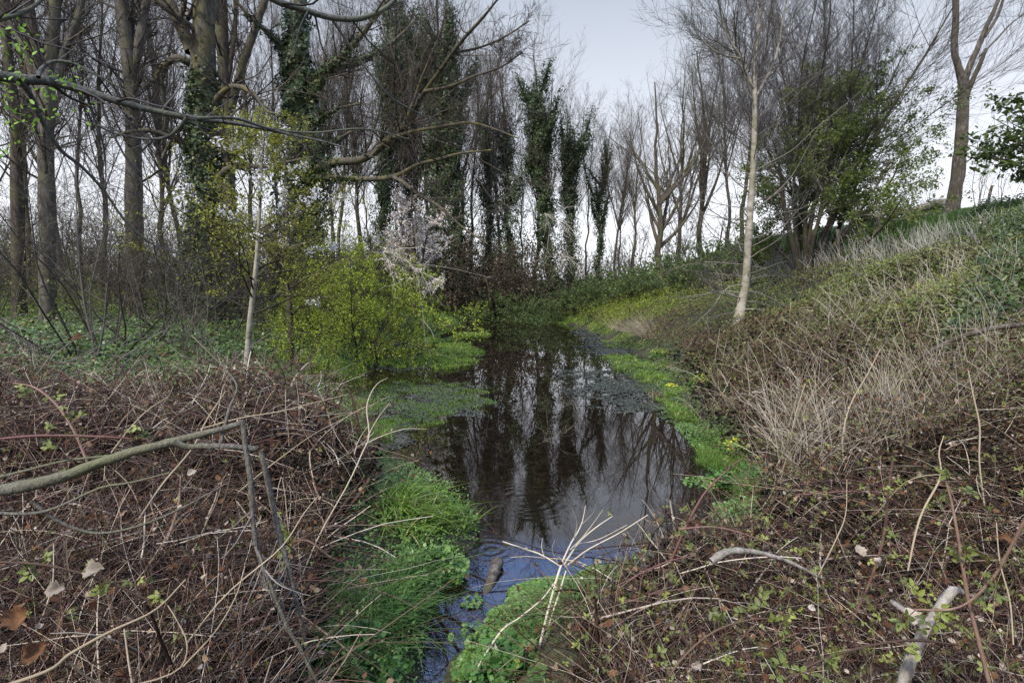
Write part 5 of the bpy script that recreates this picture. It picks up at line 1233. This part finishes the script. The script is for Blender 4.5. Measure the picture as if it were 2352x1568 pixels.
# long arching bramble canes with leaves
BR = 'single arching bramble canes'
for i, (rows, Y, lb) in enumerate([
    ([(1540, 1290, 6), (1570, 1220, 6), (1585, 1190, 6), (1620, 1130, 5), (1670, 1080, 4), (1700, 1055, 3)], 2.9, 'reddish bramble cane arching up before the right side of the near water'),
    ([(1560, 1215, 5), (1640, 1210, 5), (1720, 1230, 5), (1800, 1265, 4), (1860, 1300, 3)], 2.8, 'purple bramble cane running level beside the crooked pale branch'),
    ([(2290, 1640, 11), (2255, 1500, 10), (2225, 1380, 9), (2205, 1260, 8), (2185, 1150, 6), (2165, 1080, 4)], 1.7, 'thick purple bramble cane rising past the elbow branch'),
    ([(2050, 1060, 5), (2040, 1130, 6), (2030, 1230, 6), (2000, 1330, 6), (1960, 1420, 5)], 2.4, 'pinkish cane curving down through the right brambles'),
    ([(1300, 1460, 5), (1380, 1390, 5), (1450, 1330, 4), (1530, 1290, 4), (1600, 1275, 3)], 2.6, 'thin red cane crossing behind the tall pale stem'),
    ([(1700, 1640, 7), (1800, 1560, 7), (1930, 1500, 6), (2080, 1470, 6), (2200, 1480, 5)], 1.6, 'brown cane arching along the bottom right'),
    ([(1500, 1620, 6), (1560, 1520, 6), (1640, 1450, 5), (1740, 1420, 4), (1820, 1430, 3)], 1.8, 'bramble cane with bright leaves at bottom right of centre'),
    ([(2360, 1180, 8), (2320, 1260, 8), (2270, 1340, 7), (2200, 1395, 6), (2100, 1400, 5)], 1.6, 'violet cane bending down at the right edge'),
    ([(200, 1060, 7), (170, 990, 6), (130, 930, 6), (80, 890, 5), (30, 880, 4)], 2.4, 'purple bramble cane arching at the left edge behind the snapped branch'),
    ([(-30, 1010, 6), (100, 1000, 6), (240, 1003, 5), (330, 1010, 4)], 2.2, 'dark red cane lying level behind the snapped branch'),
    ([(0, 1290, 6), (120, 1300, 6), (260, 1340, 5), (380, 1400, 4)], 1.8, 'rusty cane drooping under the snapped branch'),
    ([(760, 1280, 5), (700, 1240, 5), (640, 1270, 5), (590, 1340, 4)], 2.5, 'brown cane arching down beside the hanging limbs')]):
    g = rng(640 + i); p = at(rows[0][0], rows[0][1], Y); b = np.array([p[0], p[1], G(p[0], p[1])])
    t = thing('bramble_cane', lb, 'bramble', b, BR)
    l = stick(t, rows, Y, M['cane'], 'stem', 20, .15, 6, g, b=b, tint=[.6, .66, .68, .66, .62, .3, .4, .68, .66, .62, .35, .4][i])
    tw = spawn(l[None, :, :3], l[None, :, 3], 7, g, .15, 1, (60, 12), (.12, .04), .2, .5, 6, .1, .05, .5, .0012)
    q = Geo(); add_levels(q, [tw], g, .3, .7); q.obj('sprays', M['cane'], t, origin=b)
    pp = np.concatenate([tw[0][:, -1], tw[0][:, 3], tw[0][:, -1] + g.normal(0, .015, (len(tw[0]), 3))]); lf = Geo(); lf.leaves(pp, g.normal(0, .5, pp.shape) + [0, -.5, .7], g.uniform(.018, .036, len(pp)), TRIFOIL, g, A=np.clip(g.normal(.75, .15, len(pp)), 0, 1))
    lf.obj('leaves', M['leaf_bramble'], t, origin=b)

# large pale dead leaves lying on the brambles
LV = [(215, 1310, 1.7, .11, 'large grey crumpled leaf low in the left brambles'), (125, 1355, 1.6, .09, 'pale curled leaf left of the large crumpled one'), (440, 1085, 2.1, .06, 'cream dead leaf just under the snapped branch'), (175, 775, 3.6, .12, 'brown rolled leaf caught in twigs at the left'),
  (210, 860, 4.0, .06, 'small white leaf on top of the left brambles'), (375, 815, 4.2, .07, 'rust brown leaf standing above the left brambles'), (1975, 1265, 2.3, .09, 'white leaf in the middle of the right brambles'), (2015, 1290, 2.35, .07, 'grey white leaf right of the white leaf'), (2090, 1415, 1.8, .10, 'large grey leaf hanging beside the thick elbow branch'),
  (1865, 1395, 2.0, .05, 'small white leaf left of the thick elbow branch'), (2310, 1240, 2.0, .09, 'tan leaf at the right edge of the brambles'), (1320, 1290, 3.0, .05, 'brown leaf caught on the tall pale stem'), (835, 1130, 3.8, .045, 'dark purple leaf at the shore of the left brambles'), (40, 1420, 1.5, .12, 'brown oak leaf at the lower left corner'), (80, 1500, 1.35, .10, 'tan leaf near the bottom left corner'), (1600, 1530, 1.7, .06, 'pale leaf at the bottom right of centre')]
for i, (px, py, Y, sz, lb) in enumerate(LV):
    g = rng(660 + i); p = at(px, py, Y); q = Geo()
    U, Vv = np.meshgrid(np.linspace(-1, 1, 9), np.linspace(0, 1, 13)); hw = .42 * np.sin(np.pi * np.clip(Vv * .93 + .03, 0, 1)) ** .7 * (1 + .22 * np.sin(Vv * 23 + 2 * (U > 0)) * np.abs(U))
    bend = g.uniform(-2.2, 2.2); fold = g.uniform(.3, 1.1)
    L3 = np.stack([U * hw, Vv - .5, fold * np.abs(U) * hw + .10 * np.sin(Vv * 6 + U * 2.5 + i) + .05 * g.normal(size=U.shape) * np.abs(U) + .25 * bend * (Vv - .5) ** 2], -1).reshape(-1, 3) * sz * .55
    ax = nrm(g.normal(size=3) * [1, .3, .5]); nn = nrm(np.array([g.normal(0, .4), -.7, .7])); ax = nrm(np.cross(np.cross(nn, ax), nn)); Rm = np.stack([np.cross(ax, nn), ax, nn])
    ii = np.arange(12)[:, None] * 9 + np.arange(8)[None]; q.add(L3 @ Rm, None, np.stack([ii, ii + 1, ii + 10, ii + 9], -1).reshape(-1, 4), g.uniform(.2, .7))
    o = q.obj('fallen_leaf', M['leaf_dead_large'] if ('brown' in lb or 'purple' in lb or 'tan' in lb) else M['leaf_litter_pale']); o.location = tuple(p); tag(o, lb, 'dead leaf', 'single dead leaves on the brambles')

# nettles and other leafy plants at the near water
def nettle(px, py, h, seed, lb, n=4, size=.06, mat='nettle', tp=JAG, name='nettle_plant', cat='plant'):
    g = rng(seed); b = hit(px, py); b[2] = max(G(b[0], b[1]), -.02)
    t = thing(name, lb, cat, b, 'leafy plants beside the near water')
    k = 7 * n; az = g.random(k) * 6.28
    D = np.stack([np.cos(az) * .45, np.sin(az) * .45, np.ones(k)], -1)
    P, Rd = grow(np.zeros((k, 3)) + g.normal(0, .055, (k, 3)) * [1, 1, 0], D, h * g.uniform(.5, 1.1, k), np.full(k, .002), 6, .08, -.02, .6, g)
    q = Geo(); q.tubes(P, Rd, 4, A=np.full(k, .4)); q.obj('stems', M[mat], t)
    q = Geo()
    for j in range(2, 6):
        pp = np.repeat(P[:, j], 2, 0) + g.normal(0, .012, (2 * k, 3)); q.leaves(pp, g.normal(0, .4, pp.shape) + [0, -.2, 1], size * g.uniform(.6, 1.1, len(pp)), tp, g, A=np.clip(g.normal(.55, .25, len(pp)), 0, 1))
    q.obj('leaves', M[mat], t)
for i, (px, py, h, lb, sz, mt) in enumerate([(1000, 1305, .16, 'bright jagged-leaved plant where the near water narrows', .042, 'cress'), (945, 1310, .17, 'bright jagged-leaved plant left of the one at the narrows', .042, 'cress'), (1035, 1340, .14, 'low bright plant at the left lip of the channel', .04, 'cress'), (905, 1430, .16, 'dark nettle on the left side of the channel', .042, 'nettle'),
  (835, 1490, .18, 'dark nettle in the grass left of the channel', .042, 'nettle'), (765, 1510, .18, 'dark nettle at the foot of the left brambles', .045, 'nettle'), (800, 1570, .14, 'nettle at the bottom edge left of the channel', .045, 'nettle'), (880, 1560, .10, 'small nettle at the bottom edge beside the channel', .055, 'nettle'), (1120, 1490, .12, 'jagged-leaved plant on the right lip of the channel', .036, 'cress'),
  (1110, 1568, .10, 'jagged-leaved plant at the bottom edge right of the channel', .035, 'nettle'), (1190, 1530, .14, 'nettle among brambles right of the channel', .055, 'nettle'), (1700, 1235, .2, 'green plant at the dark right corner of the near pool', .05, 'nettle'), (1660, 1140, .2, 'green plant at the right edge of the near pool', .05, 'nettle'), (1760, 1130, .24, 'leafy plant higher up the right edge of the near pool', .05, 'nettle')]):
    nettle(px, py, h, 700 + i, lb, 4, sz, mt)
def cress():
    g = rng(720); geo = Geo()
    for px, py, rx, ry, n, hh in ((1290, 1375, 130, 48, 4200, .10), (1390, 1335, 70, 26, 1500, .12), (1180, 1420, 70, 30, 900, .06), (1035, 1290, 36, 24, 700, .06), (1700, 1190, 60, 40, 900, .08), (1090, 1385, 30, 20, 60, .02), (1610, 1010, 40, 40, 900, .06), (1620, 1110, 60, 16, 260, .03), (1560, 900, 40, 30, 500, .05), (1130, 1530, 70, 50, 1100, .07), (1240, 1480, 90, 50, 1300, .08), (1078, 1545, 42, 40, 700, .05)):
        c = w0(px, py); a = w0(px + rx, py); b1 = w0(px, py - ry); b2 = w0(px, py + ry)
        r = np.sqrt(g.random(n)); th = g.random(n) * 6.28; yy = np.sin(th) * r
        x = c[0] + r * np.cos(th) * (a[0] - c[0]); y = c[1] + np.where(yy > 0, yy * (b1[1] - c[1]), yy * (c[1] - b2[1]))
        k = vnoise(x, y, 5, 3) + 1.0 * (.75 - r ** 2) + g.normal(0, .15, n) > -.1; x, y, r = x[k], y[k], r[k]; m = len(x)
        z = np.maximum(gz(x, y), 0) + .01 + hh * (1 - r ** 2) * g.random(m) ** .7 * (.7 + .3 * vnoise(x, y, 6))
        geo.leaves(np.stack([x, y, z], -1), g.normal(0, .4, (m, 3)) + [0, -.3, 1], g.uniform(.016, .036, m), ROUND, g, A=np.clip(g.normal(.5, .25, m), 0, 1))
    stuff(geo, 'watercress', 'cress', 'watercress of small round leaves at the mouth of the channel', 'watercress')
cress()

def flower_clump(px, py, r, h, seed, lb):
    g = rng(seed); b = hit(px, py, .05); b[2] = max(G(b[0], b[1]), 0)
    t = thing('flower_clump', lb, 'flowers', b, 'clumps of yellow flowers at the right shore')
    n = 420; p = g.normal(0, 1, (n, 3)); p = p / np.linalg.norm(p, axis=1, keepdims=True) * (g.random((n, 1)) ** .4) * [r, r, h]; p[:, 2] = np.abs(p[:, 2])
    q = Geo(); q.leaves(p, g.normal(0, .5, p.shape) + [0, -.2, .9], g.uniform(.03, .06, n), OVAL, g, A=np.clip(g.normal(.8, .2, n), 0, 1)); q.obj('leaves', M['nettle'], t)
    top = p[p[:, 2] > h * .35][:110]; q = Geo(); q.leaves(top + [0, 0, .02], g.normal(0, .6, top.shape) + [0, -.4, .9], g.uniform(.018, .036, len(top)), ROUND, g); q.obj('blossoms', M['petal_yellow'], t)
for a in [(1515, 815, .32, .22, 731, 'yellow flower clump below the straw tuft on the far right shore'), (1610, 885, .26, .26, 732, 'largest yellow flower clump, at the foot of the brown brambles'), (1540, 900, .14, .08, 733, 'small yellow flower clump at the edge of the algae film'), (1690, 1030, .20, .16, 734, 'yellow flower clump nearest the camera above the dark pool edge')]: flower_clump(*a)

def tuft(px, py, h, n, r, seed, lb, mat='straw', lean=(0, 0), name='straw_tuft', cat='grass tuft', wd=.005):
    g = rng(seed); b = hit(px, py); b[2] = max(G(b[0], b[1]), 0); q = Geo()
    D = np.stack([g.normal(lean[0], .35, n), g.normal(lean[1], .3, n), np.ones(n)], -1)
    P, Rd = grow(g.normal(0, r, (n, 3)) * [1, 1, 0], D, h * g.uniform(.5, 1.1, n), np.full(n, wd), 6, .08, -.09, .4, g, .03); q.tubes(P, Rd, 3, A=np.clip(g.normal(.6, .2, n), 0, 1))
    o = q.obj(name, M[mat]); o.location = tuple(b); tag(o, lb, cat)
tuft(1495, 775, 1.0, 260, .22, 741, 'large pale straw tuft leaning to the water on the far right shore', lean=(-.75, -.2))
tuft(1432, 760, .6, 120, .2, 742, 'low straw tuft left of the large leaning one', lean=(-.6, -.1))
tuft(1505, 958, .16, 130, .05, 743, 'brown grassy stump standing in the water before the right shore', 'cane', lean=(.1, -.1), name='grass_stump', wd=.004)
tuft(1700, 960, .55, 160, .3, 744, 'dry straw tuft among the brambles right of the largest flower clump', lean=(-.2, -.2), wd=.003)
tuft(945, 752, .5, 160, .5, 745, 'dull straw mound behind the bright grass tuft on the far left shore', lean=(.4, -.3), wd=.008)

def sunken_log():
    g = rng(750); c = w0(1130, 1330); b = np.array([c[0], c[1], 0])
    q = Geo(); l = smooth_line([(-.05, -.22, -.03, .028), (-.01, -.05, .0, .036), (.02, .10, .02, .042), (.035, .19, .035, .05)], 14)
    P = np.vstack([l[:, :3], l[-1:, :3] + [.001, .004, 0]]); r = np.append(l[:, 3], .002); q.tubes(P[None], r[None], 12, g=g, rough=.08)
    o = q.obj('sunken_log', M['bark_dead']); o.location = tuple(b); tag(o, 'weathered log end lying half sunken in the near water', 'log')
sunken_log()
def post(px, py, Y, h, wd, lb, tilt=0.0, group=None, seed=0):
    p = ground_pt(px, Y); g = rng(760 + seed); q = Geo()
    l = smooth_line([(0, 0, -.2, wd), (tilt * h * .5, 0, h * .5, wd * .95), (tilt * h, 0, h, wd * .9)], 8)
    P = np.vstack([l[:, :3], l[-1:, :3] + [0, 0, .006]]); r = np.append(l[:, 3], .003); q.tubes(P[None], r[None], 6, g=g, rough=.05)
    o = q.obj('wooden_post', M['bark_dead']); o.location = tuple(p); tag(o, lb, 'post', group)
post(533, 800, 10.2, .45, .035, 'short mossy post in the ivy left of the pale leaning cherry stem', .08)
for i, a in enumerate([(2178 + 128 - 60, 480, 20, .7, .05, 'leaning post on the crest just right of the dead tree', .2), (2170, 520, 17.5, .5, .05, 'short post in the hill grass below the dead tree', 0), (2212, 510, 16.5, .5, .04, 'short post in the hill grass right of the other one', .05), (1925, 620, 17, 1.3, .06, 'grey leaning stake at the left end of the dead stalk band', -.12)]):
    post(*a, group='posts on the right hill', seed=i + 1)

def crest_log():
    g = rng(770); Y = 25; b = ground_pt(2080, Y)
    t = thing('fallen_log', 'grey fallen trunk with broken limbs along the crest left of the dead tree', 'log', b)
    def onto(rows, nm, w):
        pts = []
        for px, dy, wd, lift in rows:
            p = ground_pt(px, Y + dy); pts.append((p[0], p[1], p[2] + lift, wd / 2))
        l = smooth_line(pts, 18); P = np.vstack([l[:1, :3] - (l[1:2, :3] - l[:1, :3]) * .02, l[:, :3], l[-1:, :3] + .01]); r = np.concatenate([[.003], l[:, 3], [.003]]); q = Geo(); q.tubes(P[None], r[None], 9, g=g, rough=.05); q.obj(nm, w, t, origin=b)
    onto([(2172, -2.2, .36, .2), (2140, -1.2, .40, .24), (2080, 0, .36, .25), (2030, 1.2, .26, .30)], 'trunk', M['bark_bleached'])
    onto([(2060, .4, .22, .3), (2020, .0, .18, .30), (1985, -.6, .12, .25)], 'limb', M['bark_pale'])
    onto([(2045, .8, .2, .4), (2005, 1.6, .16, .55), (1965, 2.4, .1, .5)], 'limb', M['bark_bleached'])
    onto([(2055, -.3, .16, .2), (2010, -2, .14, .2), (1972, -3.5, .10, .15)], 'limb', M['bark_pale'])
crest_log()

def bare_spray(px, py, Y, seed, lb, D0, n=8, L=2.0, mat='twig_pale'):
    g = rng(seed); b = at(px, py, Y)
    t = thing('dead_branch', lb, 'branch', b, 'pale dead branches drooping by the far water')
    D = np.tile(np.array(D0, float), (n, 1)) + g.normal(0, .35, (n, 3))
    P, Rd = grow(np.zeros((n, 3)), D, L * g.uniform(.5, 1.1, n), np.full(n, .011), 10, .14, -.05, .3, g, .05)
    l1 = spawn(P, Rd, 5, g, .2, 1, (45, 14), (.4, .12), .4, .6, 7, .14, -.03, .4, .009)
    for a_ in range(n):
        q = Geo(); q.tubes(P[a_:a_ + 1], Rd[a_:a_ + 1], 5, A=[g.uniform(.3, .8)]); q.obj('limb', M[mat], t)
    q = Geo(); add_levels(q, [l1], g, .3, 1); q.obj('sprays', M[mat], t)
bare_spray(1250, 490, 25.5, 781, 'pale dead branch hanging down the front of the tallest ivy column', (.3, -.3, -.6), 8, 3.2)
bare_spray(1290, 590, 25, 782, 'pale dead branch low at the right foot of the tallest ivy column', (.3, -.3, -.1), 7, 1.5)
bare_spray(880, 580, 15.5, 783, 'long pale drooping branch reaching right over the far water', (1, -.05, -.12), 6, 3.2)
bare_spray(1150, 470, 25, 784, 'brownish dead branch in front of the bulky ivy tree', (-.2, -.4, .1), 6, 2.2, 'twig_grey')

def edge_hedge():
    g = rng(790); b = np.array([13.5, 14.5, G(13.5, 14.5)])
    t = thing('elder_tree', 'leafy dark green tree at the right edge above the hill crest', 'tree', b)
    l = smooth_line([(b[0], b[1], b[2] - .2, .09), (b[0] - .1, b[1], b[2] + .8, .07), (b[0] - .2, b[1] - .2, b[2] + 1.7, .05), (b[0] + .1, b[1], b[2] + 2.6, .02)], 16)
    q = Geo(); q.tubes(l[None, :, :3], l[None, :, 3], 8, g=g, rough=.04); q.obj('trunk', M['bark_brown'], t, origin=b)
    l1 = spawn(l[None, :, :3], l[None, :, 3], 44, g, .25, 1, (65, 12), (.62, .14), .3, .45, 9, .08, .02, .3, .008)
    l2 = spawn(*l1, 6, g, .25, 1, (48, 12), (.42, .12), .4, .6, 6, .1, .02, .4, .005)
    c = Geo(); add_levels(c, [l1, l2], g); c.obj('crown', M['twig_brown'], t, origin=b)
    p = tips(l2[0], 14, g, .3); p = p + g.normal(0, .06, p.shape); lf = Geo(); lf.leaves(p, g.normal(size=p.shape) + [0, -.3, .6], g.uniform(.09, .17, len(p)), OVAL, g, A=np.clip(g.normal(.5, .25, len(p)), 0, 1)); lf.obj('leaves', M['leaf_dark'], t, origin=b)
edge_hedge()
def dark_clump():
    g = rng(791); n = 50000
    y = g.uniform(6.5, 17, n); x = g.uniform(.70, 1.15, n) * y
    k = (x / y > .78 + .07 * vnoise(x, y, .9, 2)) & (hill_s(x, y) < 9.3); x, y = x[k], y[k]; m = len(x)
    geo = Geo(); geo.leaves(on(x, y, g.random(m) ** .6 * (.75 + .3 * vnoise(x, y, 1.4, 4))), g.normal(0, .5, (m, 3)) + [-.3, -.3, .8], g.uniform(.05, .09, m), OVAL, g, A=np.clip(g.normal(.45, .25, m), 0, 1))
    stuff(geo, 'dark_bramble', 'leaf_dark', 'dark green bramble mound at the right edge of the hillside', 'bramble leaves')
    n = 22000; c = hit(1400, 745); x = c[0] + g.normal(.5, 1.3, n); y = c[1] + g.normal(1.2, 3.0, n); xl, xr = edges(y)
    k = (x > xr + .1) & (vnoise(x, y, 1.3, 6) > -.4); x, y = x[k], y[k]; m = len(x)
    geo = Geo(); geo.leaves(on(x, y, .05 + .4 * g.random(m) * sm(0, 1, x - np.interp(y, EY, ER))), g.normal(0, .5, (m, 3)) + [-.3, -.3, .8], g.uniform(.04, .08, m), OVAL, g, A=np.clip(g.normal(.12, .2, m), 0, 1))
    stuff(geo, 'yellow_bramble', 'leaf_yellow', 'yellowish low bramble on the bend of the right bank', 'bramble leaves')
dark_clump()
